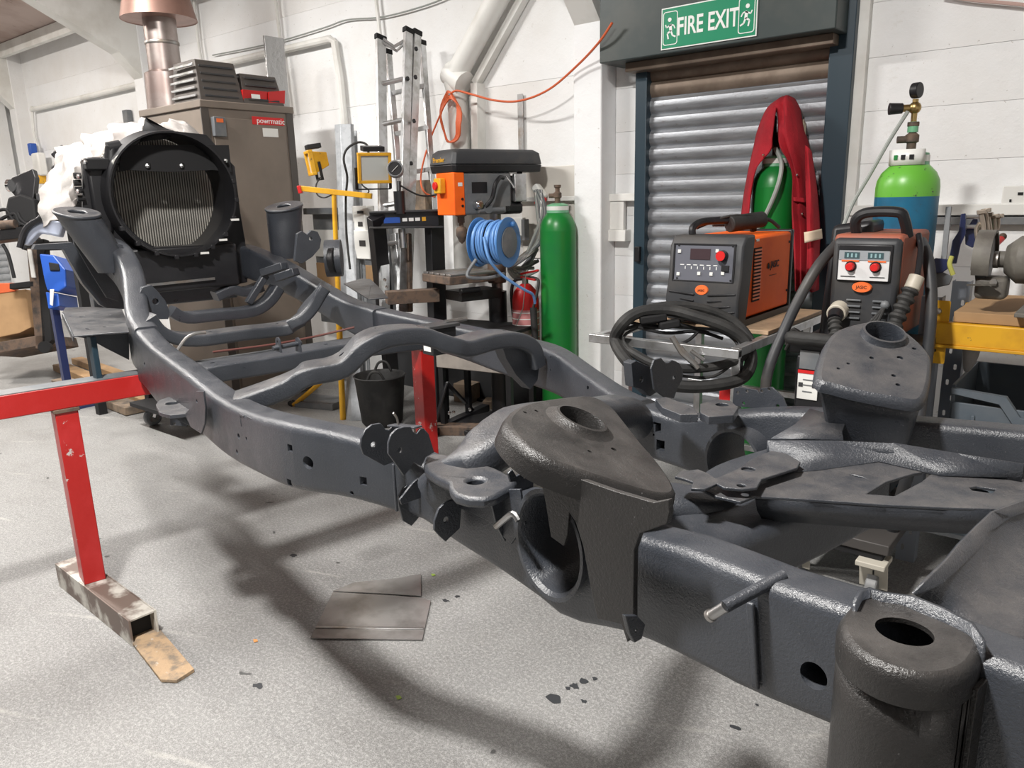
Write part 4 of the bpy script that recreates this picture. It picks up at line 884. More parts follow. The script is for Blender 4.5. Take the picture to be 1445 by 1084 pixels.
MB().box((hw+.0125, .16, ch-.15), (.003, .13, .06)).build('white_label', WHTP, t, bev=.001)
# flue
fx, fy = -6.0+.1+.1-cx0-hw-.02, -.02
fp = D(236, 120, 5.75); fx, fy = fp.x-(cx0+cx1)/2, fp.y-(cy0+cy1)/2
MB().lathe([(.16, ch+.04), (.15, ch+.3), (.115, ch+.32), (.115, ch+.9)], (fx, fy, 0), 28).build('flue_pipe', FLUEM, t)
MB().lathe([(.118, ch+.50), (.121, ch+.505), (.121, ch+.52), (.118, ch+.525)], (fx, fy, 0), 28).build('flue_band', STEEL, t)
MB().lathe([(.26, ch+.68), (.265, ch+.675), (.21, ch+.9), (.17, ch+1.3), (.165, ch+1.3), (.205, ch+.9), (.25, ch+.69)], (fx, fy, 0), 36).build('flue_hood', CONE, t, solid=.004)
# louvred outlets standing on the cabinet
for i, (x0, dx, dy, z0, hh) in enumerate(((.05, .34, .34, ch+.05, .27), (.05, .30, .3, ch+.05, .21))):
    y0 = -.18+.34*i; xx = hw-.22
    hx = MB(); hx.loft([[V((xx-.17, y0+.17*s, z0-.005)) for s in (1, -1)]+[V((xx+.2, y0-.17, z0-.005)), V((xx+.2, y0+.17, z0-.005))], [V((xx-.17, y0+.14*s, z0+hh)) for s in (1, -1)]+[V((xx+.14, y0-.15, z0+hh)), V((xx+.14, y0+.15, z0+hh))]])
    f = hx.build('louvre_head', TAUPD, t, bev=.006)
    for k in range(5 if i == 0 else 4):
        zz = z0+.03+k*.05
        MB().box((xx, y0-.178, zz), (.32, .012, .016)).build('louvre_blade', ALU if i == 0 else DGREY, t, bev=.002)
        MB().box((xx+.19-.01*k, y0, zz), (.014, .26, .014)).build('louvre_blade', DGREY, t, bev=.002)
b = thing('red_parts_bin', 'small red plastic parts bin lying on the brown heater', 'bin', (-5.28, 3.42, ch+.05))
a = MB(); pr = [(-.09, 0), (.09, 0), (.11, .09), (-.11, .07)]
a.loft([[V((x, -.1, z)) for x, z in pr], [V((x, .1, z)) for x, z in pr]]); a.build('bin_body', REDP, b, solid=.004)
MB().box((.112, 0, .05), (.003, .07, .03)).build('white_print', TSIGN, b)
b = thing('red_parts_bin', 'second red plastic bin, tilted, at the heater back edge', 'bin', (-5.27, 3.60, ch+.05))
a = MB(); a.loft([[V((x, -.07, z)) for x, z in pr], [V((x, .07, z+.02)) for x, z in pr]]); a.build('bin_body', REDP, b, solid=.004)
m = MB(); m.box((0, 0, .26), (.02, .17, .52)); o = m.build('tread_plate', mat('checker_plate', (.4, .4, .4), .35, .9, bump=.8, bs=22), bev=.001); o.location = (-5.4, 3.95, 2.0); o.location.z = 2.2
o.location = (-5.33, 3.73, ch+.0445); o.rotation_euler = (0, 0, 0); tag(o, 'upright silver checker plate offcut at the back of the heater', 'plate')
# galvanised duct channel leaning in the corner
p = D(484, 176, 5.45); q = D(487, 420, 5.2)
t = thing('sheet_channel', 'tall galvanised sheet channel leaning on the wall beside the heater', 'channel', (q.x, q.y, 0))
I = inv(t); a = MB(I); q0 = V((q.x, q.y, 0)); a.loft([[c+V((dx, dy, 0)) for dx, dy in ((-.085, .0), (-.03, -.05), (.03, -.05), (.085, 0), (.07, .04), (-.07, .04))] for c in (q0, p)]); a.build('channel', GALV, t, bev=.002)
p = D(497, 185, 5.6); q = D(500, 420, 5.35)
t = thing('sheet_channel', 'second narrower grey strip leaning right of the galvanised channel', 'channel', (q.x, q.y, 0))
I = inv(t); a = MB(I); a.bar(V((q.x, q.y, 0)), p, .07, .02); a.build('strip', GALV, t, bev=.004)
# things fixed to / standing by the wall at the heater
t = thing('wall_cabinet', 'pale grey low wall cabinet with a brown panel right of the heater', 'cabinet', (-5.0, 4.0, 0))
MB().box((0, .08, .95), (.75, .2, .9)).build('body', GREYP, t, bev=.005); MB().box((0, -.025, 1.16), (.72, .02, .22)).build('pale_panel', WHT, t, bev=.004); MB().box((0, -.025, .88), (.72, .02, .24)).build('brown_panel', CARD, t, bev=.004)
MB().box((0, -.06, 1.42), (.8, .06, .05)).build('shelf_rail', GREYP, t, bev=.004)
m = MB(); m.box((0, 0, 0), (.1, .06, .14)); o = m.build('wall_switch', GREYP, bev=.004); o.location = aty(180, 165, WY-.04); tag(o, 'small grey switch box on the wall above the dust sheet', 'switch')
q_ = aty(56, 232, 4.08); t = thing('wall_dispenser', 'pale dispenser with blue top and yellow base on the far left wall', 'dispenser', tuple(q_))
MB().box((0, 0, 0), (.21, .1, .28)).build('body', WHT, t, bev=.02); y_ = aty(57, 252, 4.08)-q_; MB().box(y_, (.17, .09, .13)).build('yellow_base', YEL, t, bev=.01); b_ = aty(46, 211, 4.08)-q_; MB().box(b_, (.09, .08, .15)).build('blue_top', BLUEP, t, bev=.01)
# ---------------------------------------------------------------- yellow twin work light
b0 = atz(484, 592, 0); tp = V((-4.19, 3.29, 1.56))
t = thing('twin_work_light', 'yellow tripod stand carrying two halogen work lights', 'work light', (b0.x, b0.y, 0))
I = inv(t)
MB(I).tube([b0, b0.lerp(tp, .5)], .021, 12).build('lower_pole', YEL, t); MB(I).tube([b0.lerp(tp, .5), tp], .016, 12).build('upper_pole', YEL, t)
MB(I).cyl(b0.lerp(tp, .49), b0.lerp(tp, .515), .028).build('clamp_collar', BLKP, t)
for x, y in ((365, 560), (410, 570)):
    q = atz(x, y, 0); q = b0+(q-b0).normalized()*.62; MB(I).tube([b0.lerp(tp, .25), q], .015, 8).build('leg', YEL, t)
    MB(I).cyl(q-V((.03, 0, -.02)), q+V((.02, 0, .0)), .02, n=8).build('rubber_foot', RUB, t)
dd = (tp-EYE).dot(fwd)
l = D(425, 266, dd); r = D(525, 277, dd); MB(I).bar(l, r, .035, .035).build('cross_bar', YEL, t, bev=.003)
MB(I).bar(D(421, 268, dd), D(426, 267, dd), .05, .05).build('red_cap', REDP, t, bev=.003)
def lamp(x, y, w, h, yaw, par, I, off=0):
    c = D(x, y, dd-off); n = Matrix.Translation(c) @ Matrix.Rotation(yaw, 4, 'Z') @ Matrix.Rotation(R(8), 4, 'X')
    a = MB(I); a.loft([[n @ V((sx*w/2, 0, sz*h/2)) for sx, sz in ((-1, -1), (1, -1), (1, 1), (-1, 1))], [n @ V((sx*w*.32, .1, sz*h*.3+.01)) for sx, sz in ((-1, -1), (1, -1), (1, 1), (-1, 1))]]); a.build('lamp_body', mat('brown_lamp_body', (.42, .26, .1), .5) if 0 else YEL, par, bev=.004)
    a = MB(I)
    for s in ((0, h/2, w+.02, .018), (0, -h/2, w+.02, .018)): a.box((s[0], -.01, s[1]), (s[2], .03, s[3]), 0, n)
    for s in (-w/2, w/2): a.box((s, -.01, 0), (.018, .03, h), 0, n)
    a.build('lamp_frame', YEL, par, bev=.003)
    a = MB(I); a.box((0, -.006, 0), (w-.012, .006, h-.012), 0, n); a.build('lamp_glass', GLASS, par)
    a = MB(I); a.box((0, .03, h/2+.03), (w*.7, .09, .03), 0, n); a.build('heat_sink', BLKP, par, bev=.003)
    a = MB(I)
    for s in (-w/2-.012, w/2+.012): a.bar(n @ V((s, .03, 0)), n @ V((s, .03, -h*.8)), .008, .018)
    a.bar(n @ V((-w/2-.012, .03, -h*.8)), n @ V((w/2+.012, .03, -h*.8)), .02, .008); a.build('lamp_yoke', BLK, par)
lamp(528, 237, .19, .165, R(62), t, I, .3); lamp(440, 230, .17, .14, R(-28), t, I)
a = MB(I)
a.tube(catmull([D(520, 222, dd+.1), D(518, 205, dd+.1), D(505, 201, dd+.1), D(490, 210, dd+.1), D(485, 225, dd+.1), D(490, 250, dd+.1), D(488, 280, dd+.1), D(489, 330, dd+.1), D(494, 380, dd+.1)], 5), .008, 8)
a.tube(catmull([D(507, 252, dd), D(512, 262, dd), D(520, 268, dd), D(518, 273, dd), D(506, 273, dd)], 5), .005, 6)
a.tube(catmull([D(452, 250, dd), D(446, 262, dd), D(448, 275, dd), D(458, 279, dd), D(470, 274, dd)], 5), .005, 6); a.build('lamp_cable', RUB, t)
# ---------------------------------------------------------------- ladder against the wall
L1 = D(543, 470, 4.9)
t = thing('extension_ladder', 'tall three-part aluminium ladder leaning against the white wall', 'ladder', (L1.x, L1.y, 0))
I = inv(t)
def stile(a, b, w=.06, h=.024, m=ALU):
    MB(I).bar(a, b, h, w, (0, 1, .2)).build('stile', m, t, bev=.002)
    d = (b-a).normalized(); MB(I).bar(b-d*.01, b+d*.025, h*1.3, w*1.2, (0, 1, .2)).build('end_cap', BLKM, t, bev=.004)
f1, g1 = D(543, 440, 4.95), D(537, 55, 5.05); f2, g2 = D(566, 440, 4.95), D(576, 45, 5.1)
f3, g3 = D(574, 440, 5.0), D(588, 48, 5.15)
stile(f1, g1, .07); stile(f2, g2, .06, .03); stile(f3, g3, .06, .03)
f4, g4 = D(578, 430, 5.3), D(548, 75, 5.25); f5, g5 = D(622, 430, 5.3), D(596, 62, 5.3)
stile(f4, g4, .045); stile(f5, g5, .045)
for y in (116, 174, 232, 290, 345):
    k1 = (440-y)/(440-50); MB(I).cyl(f1.lerp(g1, k1), f2.lerp(g2, k1), .016, n=10).build('rung', ALU, t)
for k in (.35, .52, .68, .84): MB(I).bar(f4.lerp(g4, k), f5.lerp(g5, k), .05, .03).build('tread', ALU, t, bev=.002)
a = MB(I); a.tube([D(540, 55, 5.05), D(556, 66, 5.1), D(575, 55, 5.1)], .012, 8); a.tube([D(540, 60, 5.05), D(560, 72, 5.1), D(572, 60, 5.1)], .01, 8); a.build('hinge_brace', ALU, t)
for x, y in ((587, 68), (575, 110), (586, 108), (572, 172), (584, 170), (580, 230)):
    p = D(x, y, 5.04); MB(I).cyl(p, p+fwd*.02, .012, n=10).build('rung_hole', BLKM, t)
# ---------------------------------------------------------------- black hydraulic press
t = thing('hydraulic_press', 'black floor standing hydraulic press with pressure gauge on top', 'press', (-3.62, 3.42, 0))
I = inv(t)
BL = mat('press_black', (.012, .012, .014), .35)
def pb(n, a, b, w, h, m=BL, up=(0, 0, 1), bev=.003): return MB(I).bar(a, b, w, h, up).build(n, m, t, bev=bev)
hx = D(522, 312, 4.75); hy = D(618, 308, 4.85)
h1 = D(521, 302, 4.75); h2 = D(617, 299, 4.85)
pb('head_beam', hx, hy, .05, .1)
pb('head_lip', h1+V((0, 0, .01)), h2+V((.03, 0, .01)), .12, .012, DGREY)
pb('head_lip', D(521, 321, 4.75), D(624, 320, 4.85), .12, .012, DGREY)
foot1 = atz(556, 566, 0); foot2 = atz(622, 598, 0)
pb('column', V((h1.x+.06, h1.y, 1.4)), V((foot1.x, foot1.y, 0)), .06, .1, up=(0, 1, 0)); pb('column', V((h2.x-.03, h2.y, 1.4)), V((foot2.x, foot2.y, 0)), .06, .12, up=(0, 1, 0))
a, b = atz(610, 610, .03), atz(686, 575, .03); pb('foot_bar', a, b, .06, .05)
pb('brace', atz(612, 606, .04), D(630, 540, 4.95), .03, .015); pb('brace', atz(668, 580, .04), D(630, 540, 5.0), .03, .015)
for x, y in ((634, 583), (640, 582), (612, 593), (663, 578), (543, 395), (546, 405)): p = D(x, y, 4.85); MB(I).ball(p, .012, 8).build('bolt', CHROME, t)
MB(I).cyl(D(565, 302, 4.75), D(563, 270, 4.72), .035, n=20).build('ram_cylinder', BL, t)
MB(I).cyl(D(563, 270, 4.72), D(563, 256, 4.72), .012).build('gauge_stem', BLKP, t)
gc = D(558, 239, 4.7); M = frame3(gc, rgt, u2); MB(I).lathe([(.001, -.03), (.045, -.03), (.05, -.02), (.05, .018), (.046, .022), (.043, .016), (.001, .016)], (0, 0, 0), 28, M).build('gauge_case', mat('satin_gauge_steel', (.3, .31, .32), .5, .5), t)
MB(I).lathe([(.001, .0165), (.042, .0165), (.042, .0175), (.001, .0175)], (0, 0, 0), 28, M).build('gauge_dial', BLKM, t)
MB(I).bar(M @ V((-.02, -.02, .019)), M @ V((.018, .018, .019)), .004, .002).build('gauge_needle', TSIGN, t)
MB(I).cyl(D(567, 323, 4.8), D(569, 350, 4.82), .022, n=16).build('ram_piston', STEEL, t)
Mx = frame3(hx.lerp(hy, .5)+V((0, 0, 0))-((hy-hx).cross(V((0, 0, 1)))).normalized()*-.027, hy-hx, V((0, 0, 1)))
MB(I).box((-.08, 0, .0), (.1, .035, .002), 0, Mx).build('blue_badge', BLUEP, t); 
for i in range(3): MB(I).box((.0+i*.04, 0, .0), (.03, .02, .002), 0, Mx).build('white_print', TSIGN, t)
MB(I).box((.12, 0, .0), (.025, .025, .002), 0, Mx).build('yellow_triangle', YEL, t)
a = MB(I); a.tube(catmull([D(565, 262, 4.72), D(590, 275, 4.75), D(610, 276, 4.8), D(624, 272, 4.8)], 5), .006, 6); a.build('hydraulic_hose', RUB, t)
for k in (.35, .75): pass
pb('bed_beam', D(545, 420, 4.8), D(618, 416, 4.9), .1, .08, RUST)
pb('slide_plate', D(556, 330, 5.0), D(566, 440, 5.0), .06, .03, ALU, (0, 1, 0)); pb('slide_plate', D(575, 330, 5.0), D(577, 440, 5.0), .05, .03, RUST, (0, 1, 0))
# wall electrics by the press
for x, y, w, h, l in ((513, 302, .16, .11, 'pale grey fuse box on the wall left of the press, upper one'), (513, 318, .12, .16, 'white switch unit with dark window below the fuse box'), (516, 345, .16, .2, 'large pale junction box lowest beneath the wall switch')):
    t = thing('electrical_box', l, 'electrical box', tuple(D(x, y, 5.35))); MB().box((0, 0, 0), (w, .07, h)).build('case', WHTP, t, bev=.006); MB().box((.01, -.036, .01), (w*.4, .004, h*.2)).build('window', DGREY, t)
o = MB().box((0, 0, 0), (.2, .06, .26)).build('fixing_plank', DWOOD, bev=.003); o.location = D(590, 282, 5.3); tag(o, 'dirty short timber on the wall behind the press head', 'plank')
# steel bar stock by the wall
for i in range(3):
    p = D(497+i*5, 240, 5.45); q = D(500+i*6, 430, 5.3); m = MB(Matrix.Translation((-q.x, -q.y, 0))); m.tube([V((q.x, q.y, 0)), p], .012, 8); o = m.build('steel_bar', GALV); o.location = (q.x, q.y, 0); tag(o, ['leftmost thin grey bar, against the galvanised channel', 'middle one of three thin grey bars left of the ladder', 'rightmost thin grey bar, nearest the ladder stile'][i], 'bar', 'bar stock by the ladder')
# ---------------------------------------------------------------- pillar drill on its stand
t = thing('pillar_drill', 'dark grey pillar drill with orange switch panel on the wall side bench', 'drill', (-3.0, 3.52, 0))
I = inv(t); dd = 4.5
A = D(640, 243, dd); B = D(767, 233, dd+.36); Cc = D(605, 240, dd+.12)
ax = V((B.x-A.x, B.y-A.y, 0)); LEN = ax.length; ax.normalize(); sd = V((Cc.x-A.x, Cc.y-A.y, 0)); WID = .30; sd = V((-ax.y, ax.x, 0))
# local frame: x along the drill head (rear), y away from the viewer
MH = frame3((A.x, A.y, 0), ax, sd)
def hb(n, c, d, m, bev=.004, par=None): return MB(I).box(c, d, 0, MH).build(n, m, par or t, bev=bev)
zc = A.z+.045
a = MB(I); 
def oct_(x0, x1, y0, y1, z, c): return [MH @ V(p) for p in ((x0+c, y0, z), (x1-c, y0, z), (x1, y0+c, z), (x1, y1-c, z), (x1-c, y1, z), (x0+c, y1, z), (x0, y1-c, z), (x0, y0+c, z))]
a.loft([oct_(.01, LEN-.01, .01, WID-.01, zc-.045, .012), oct_(0, LEN, 0, WID, zc, .02)]); a.build('pulley_guard_base', BLKP, t, bev=.006)
a = MB(I); a.loft([oct_(0, LEN, 0, WID, zc+.003, .02), oct_(.015, LEN-.01, .012, WID-.012, zc+.07, .02), oct_(.035, LEN-.035, .03, WID-.035, zc+.09, .03)]); a.build('pulley_guard', DGREY, t, bev=.003)
text('lettering', 'Premier', .042, MH @ Matrix(((0, 0, -1, -.0005), (-1, 0, 0, .17), (0, 1, 0, zc+.03), (0, 0, 0, 1))), YEL, t, .0012, xf=I)
hb('head_casting', (.25, .12, zc-.17), (.36, .2, .25), GREYP, .015)
hb('switch_panel', (.045, .12, zc-.17), (.075, .21, .25), ORNG, .006)
a = MB(I); a.box((-.012, .15, zc-.12), (.04, .08, .09), 0, MH); a.build('switch_guard', YEL, t, bev=.006)
a = MB(I); a.cyl(MH @ V((-.03, .16, zc-.12)), MH @ V((-.045, .16, zc-.12)), .024); a.build('stop_button', REDP, t, bev=.002)
hb('rating_plate', (.19, .0185, zc-.135), (.11, .002, .065), BLKP, .0005)
hb('white_sticker', (.05, .013, zc-.115), (.03, .002, .022), WHTP, .0005)
for z in (-.2, -.24): a = MB(I); a.cyl(MH @ V((.062, .016, zc+z)), MH @ V((.062, .010, zc+z)), .008, n=10); a.build('screw', BLKM, t)
a = MB(I); a.cyl(MH @ V((.16, .02, zc-.235)), MH @ V((.16, -.03, zc-.235)), .026); a.cyl(MH @ V((.16, -.03, zc-.235)), MH @ V((.16, -.04, zc-.235)), .018); a.build('depth_knob', CHROME, t, bev=.002)
a = MB(I); a.tube(catmull([MH @ V(p) for p in ((.2, -.02, zc-.25), (.24, -.04, zc-.2), (.26, -.05, zc-.12), (.3, -.04, zc-.08), (.34, -.02, zc-.08))], 5), .013, 10); a.build('feed_lever', BLKP, t)
a = MB(I); a.cyl(MH @ V((.36, -.02, zc-.07)), MH @ V((.40, -.05, zc-.14)), .007, n=10); a.build('chrome_lever', CHROME, t)
a = MB(I); a.cyl(MH @ V((.16, -.01, zc-.27)), MH @ V((.34, -.02, zc-.27)), .016, n=12); a.cyl(MH @ V((.22, -.03, zc-.26)), MH @ V((.22, .1, zc-.26)), .03, n=14); a.build('feed_hub', GREYP, t)
hb('motor', (.46, .12, zc-.15), (.14, .18, .17), BLKP, .02); hb('motor_cover', (.49, .02, zc-.14), (.09, .03, .17), ALU, .006)
hb('motor_box', (.44, .1, zc-.265), (.16, .16, .07), BLKP, .02); hb('motor_bracket', (.52, .06, zc-.12), (.012, .05, .2), BLKM)
a = MB(I); a.lathe([(.035, -.26), (.035, -.3), (.022, -.305), (.022, -.34), (.014, -.345), (.014, -.365), (.028, -.37), (.034, -.38), (.034, -.42), (.028, -.43), (.018, -.455), (.012, -.46), (.001, -.47)], (.1, .1, zc), 20, MH); a.build('chuck', RUST, t)
a = MB(I); pc = (.38, .14); a.cyl(MH @ V((*pc, .06)), MH @ V((*pc, zc-.25)), .037, n=20); a.build('pillar', STEEL, t)
a = MB(I); a.cyl(MH @ V((pc[0], pc[1], .0)), MH @ V((pc[0], pc[1], .9)), .06, n=20); a.build('pedestal', BLK, t)
a = MB(I); a.box((.28, .14, .02), (.5, .36, .04), 0, MH); a.build('base_plate', BLK, t, bev=.01)
ck = MH @ V((.1, .1, 0))
tz = 1.045
a = MB(I); a.box((.09, .12, tz-.03), (.36, .34, .05), 0, MH); a.build('drill_table', RUST, t, bev=.006)
for y in range(5): a = MB(I); a.box((.09, -.02+.07*y, tz+.001), (.34, .055, .012), 0, MH); a.build('table_rib', STEEL, t, bev=.002)
a = MB(I); a.box((.3, .14, tz-.03), (.2, .09, .06), 0, MH); a.cyl(MH @ V((pc[0], pc[1], tz-.09)), MH @ V((pc[0], pc[1], tz+.05)), .06); a.build('table_arm', RUST, t, bev=.004)
a = MB(I); a.cyl(MH @ V((.0, -.02, tz-.1)), MH @ V((.14, -.02, tz-.1)), .018, n=12); a.box((.17, .1, tz-.14), (.3, .2, .06), 0, MH); a.build('vice_body', BLK, t, bev=.004)
# tool cabinet below
t = thing('tool_cabinet', 'grey steel tool cabinet with a red label beneath the drill table', 'cabinet', tuple(V((D(670, 430, 4.75).x, D(670, 430, 4.75).y, 0))))
t.rotation_euler.z = R(10); MB().box((0, .12, .56), (.55, .35, .24)).build('carcass', mat('taupe_cabinet', (.3, .27, .24), .55, c2=(.22, .2, .18), vs=5), t, bev=.005)
MB().box((0, -.06, .62), (.5, .01, .1)).build('drawer_front', WHT, t, bev=.002); MB().box((.1, -.067, .62), (.2, .003, .06)).build('red_label', REDP, t); MB().box((0, .12, .69), (.57, .37, .02)).build('top', BLKM, t, bev=.002)
for x in (-.25, .25):
    for y in (-.03, .27): MB().box((x, y, .22), (.035, .035, .44)).build('leg', BLK, t)
# blue cable reel hanging by the drill
rc = D(697, 342, 4.35); n0 = (rgt*.86-fwd*.5).normalized()
t = thing('cable_reel', 'blue open cable reel wound with pale blue cable standing on the drill table', 'cable reel', (rc.x, rc.y, rc.z-.15))
I = inv(t); M = frame3(rc, V((0, 0, 1)).cross(n0), V((0, 0, 1)))
BR = mat('blue_reel_plastic', (.06, .2, .48), .45)
for z in (-.095, .095):
    a = MB(I); a.plate(circ((0, 0), .14, 36), [circ((0, 0), .085 if z > 0 else .03, 24)], .006, M @ Matrix.Translation((0, 0, z))); a.build('reel_flange', BR, t, bev=.002)
a = MB(I); a.lathe([(.08, -.09), (.08, .09)], (0, 0, 0), 24, M); a.build('reel_drum', DGREY, t)
a = MB(I); a.lathe([(.001, .099), (.085, .099), (.085, .104), (.03, .11), (.001, .11)], (0, 0, 0), 24, M); a.build('socket_face', GREYP, t)
a = MB(I); a.ball(M @ V((.03, .1, .11)), .016, 10); a.build('winding_knob', BR, t)
for k in range(11):
    a = MB(I); z = -.078+.0155*k; r = .115+.006*math.sin(k*2.1); a.tube([M @ V((r*math.cos(q*.2618), r*math.sin(q*.2618), z+.006*math.sin(q*.26+k))) for q in range(24)], .0075, 8, True); a.build('cable_turn', LBLUE, t)
a = MB(I); a.tube(catmull([D(683, 335, 4.2), D(690, 365, 4.18), D(705, 385, 4.25), D(725, 400, 4.3), D(742, 410, 4.35), D(752, 416, 4.4), D(755, 428, 4.45)], 5), .008, 8); a.build('loose_cable', LBLUE, t)
a = MB(I); a.tube(catmull([D(672, 366, 4.3), D(660, 385, 4.3), D(664, 392, 4.3), D(690, 392, 4.35), D(712, 386, 4.4)], 5), .01, 8); a.build('reel_stand', GREYP, t)
# grey hose bundle on the wall
hb_ = D(768, 320, 4.95); t = thing('hose_bundle', 'tangled bundle of grey hose hanging between drill and green cylinder', 'hose', tuple(hb_))
I = inv(t); rs = random.Random(3)
for k in range(9):
    pts = [D(758+rs.uniform(-6, 6), 268, 4.95), D(765+rs.uniform(-7, 5), 300, 4.95), D(756+rs.uniform(-12, 8), 340, 4.9), D(738+rs.uniform(-6, 6), 362, 4.85), D(718, 372+rs.uniform(-8, 10), 4.9), D(735, 385+rs.uniform(-8, 8), 4.95), D(757+rs.uniform(-4, 4), 365+rs.uniform(-20, 20), 5.0)]
    a = MB(I); a.tube(catmull(pts, 6), .011, 8); a.build('hose_loop', [HOSE, GREYP, STEEL][k % 3], t)
t = thing('hanging_torch', 'white and red handled torch hanging above the hose bundle', 'torch', tuple(D(760, 278, 5.0)))
I = inv(t); MB(I).bar(D(755, 262, 5.0), D(768, 280, 5.0), .09, .05).build('white_head', WHTP, t, bev=.01); MB(I).bar(D(765, 278, 4.99), D(760, 290, 4.99), .07, .05).build('red_grip', REDP, t, bev=.01)
o = MB().box((0, 0, 0), (.045, .006, .42)).build('steel_rule', STEEL, bev=.001); o.location = aty(735, 180, WY-.02); tag(o, 'short steel rule hanging on the white wall above the drill', 'rule')
t = thing('wall_socket', 'grey twin wall socket behind the cable reel', 'socket', tuple(D(728, 320, 5.2))); MB().box((0, 0, 0), (.15, .04, .12)).build('faceplate', WHTP, t, bev=.004); MB().box((.08, 0, -.02), (.03, .05, .14)).build('grey_side', GREYP, t, bev=.003)
o = MB().box((0, 0, 0), (.52, .01, .6)).build('wall_patch', mat('beige_wall_patch', (.66, .63, .58), .6), bev=.02); o.location = aty(780, 290, WY-.01)+V((0, 0, -.05)); struct(o); o.name = 'trim_11'
# ---------------------------------------------------------------- gas cylinders
def cylinder(name, label, x, y, r, h, body, sh, z0=0, neck=GRN2, valve=True, band=None, n=32, sk=1.2, bd=.12):
    t = thing(name, label, 'gas cylinder', (x, y, z0)); s = h-r*sk
    MB().lathe([(r*.9, 0), (r, .02), (r, s if sh is body else s-bd)], n=n).build('body', body, t)
    pr = [(r, s if sh is body else s-bd), (r, s), (r*.97, s+r*.25*sk), (r*.85, s+r*.52*sk), (r*.62, s+r*.77*sk), (r*.42, s+r*.9*sk), (r*.34, h)]
    MB().lathe(pr, n=n).build('shoulder', sh, t)
    MB().lathe([(r*.62, h-r*.25), (r*.6, h-.01), (r*.58, h+.02), (r*.3, h+.03)], n=20).build('neck_collar', neck, t)
    MB().lathe([(r*.61, h-.012), (r*.61, h+.012)], n=20).build('white_ring', WHTP, t)
    if valve:
        a = MB(); a.lathe([(.018, h+.02), (.018, h+.06), (.026, h+.065), (.026, h+.09), (.014, h+.1), (.014, h+.12), (.022, h+.125), (.022, h+.14)], n=14); a.cyl((0, 0, h+.075), (-.05, -.02, h+.075), .014, n=12); a.build('valve', RUST if valve == 1 else BRASS, t)
    return t
g = D(788, 400, 4.85)
cylinder('gas_cylinder', 'plain green gas cylinder standing alone by the white wall right of the drill', g.x, g.y, .113, 1.42, GRN, GRN)
g = D(1090, 300, 3.98)
ct = cylinder('gas_cylinder', 'bright green gas cylinder draped with a red jacket before the shutter', g.x, g.y, .108, 1.60, GRN, GRN, .04)
gx, gy = g.x, g.y
a = MB(); a.tube(catmull([(.02, -.06, 1.66), (.07, -.1, 1.58), (.07, -.13, 1.48), (.03, -.14, 1.36), (-.01, -.15, 1.28), (-.03, -.17, 1.2)], 6), .011, 8); a.build('gas_hose', HOSE, ct)
g = D(1277, 300, 3.12)
cb = cylinder('gas_cylinder', 'large blue gas cylinder with lime green shoulder and brass regulator', g.x, g.y, .118, 1.545, BLUE, LIME, .06, n=40, sk=.95, bd=.035)
a = MB(); a.plate(rrect(.15, .055, .004), (), .002, Matrix.Identity(4)); 
lb = MB(); lb.loft([[V((.076*math.cos(q)*1.0, .076*math.sin(q), z)) for q in [math.radians(-160+i*14) for i in range(10)]] for z in (1.52, 1.58)], False, False); lb.build('white_label', WHTP, cb, solid=.002)
for i in range(3):
    q = R(-118+i*22); MB().box((.079*math.cos(q), .079*math.sin(q), 1.55), (.016, .003, .018), q+R(90)).build('label_print', [GRN, BLKM, BLKM][i], cb)
RZ = lambda z: 1.60+(z-1.60)*.66
a = MB(); a.cyl((0, 0, RZ(1.67)), (0, 0, RZ(1.73)), .02, n=14); a.build('green_nut', GRN2, cb)
a = MB(); a.cyl((0, 0, RZ(1.72)), (0, 0, RZ(1.86)), .011, n=12); a.cyl((-.04, -.02, RZ(1.81)), (.015, .01, RZ(1.81)), .014, n=14); a.ball((0, 0, RZ(1.81)), .024, 14); a.build('regulator', BRASS, cb)
a = MB(); a.cyl((-.04, -.02, RZ(1.81)), (-.085, -.042, RZ(1.81)), .02, .023, n=16); a.build('black_knob', BLKP, cb, bev=.002)
a = MB(); a.cyl((-.014, .004, RZ(1.89)+.012), (.014, -.004, RZ(1.89)+.012), .03, n=24); a.build('pressure_gauge', BLKP, cb, bev=.003)
a = MB(); a.tube(catmull([(-.02, -.02, RZ(1.79)), (-.07, -.05, 1.62), (-.13, -.08, 1.48), (-.17, -.12, 1.38), (-.19, -.17, 1.28)], 6), .008, 8); a.build('gas_hose', HOSE, cb)
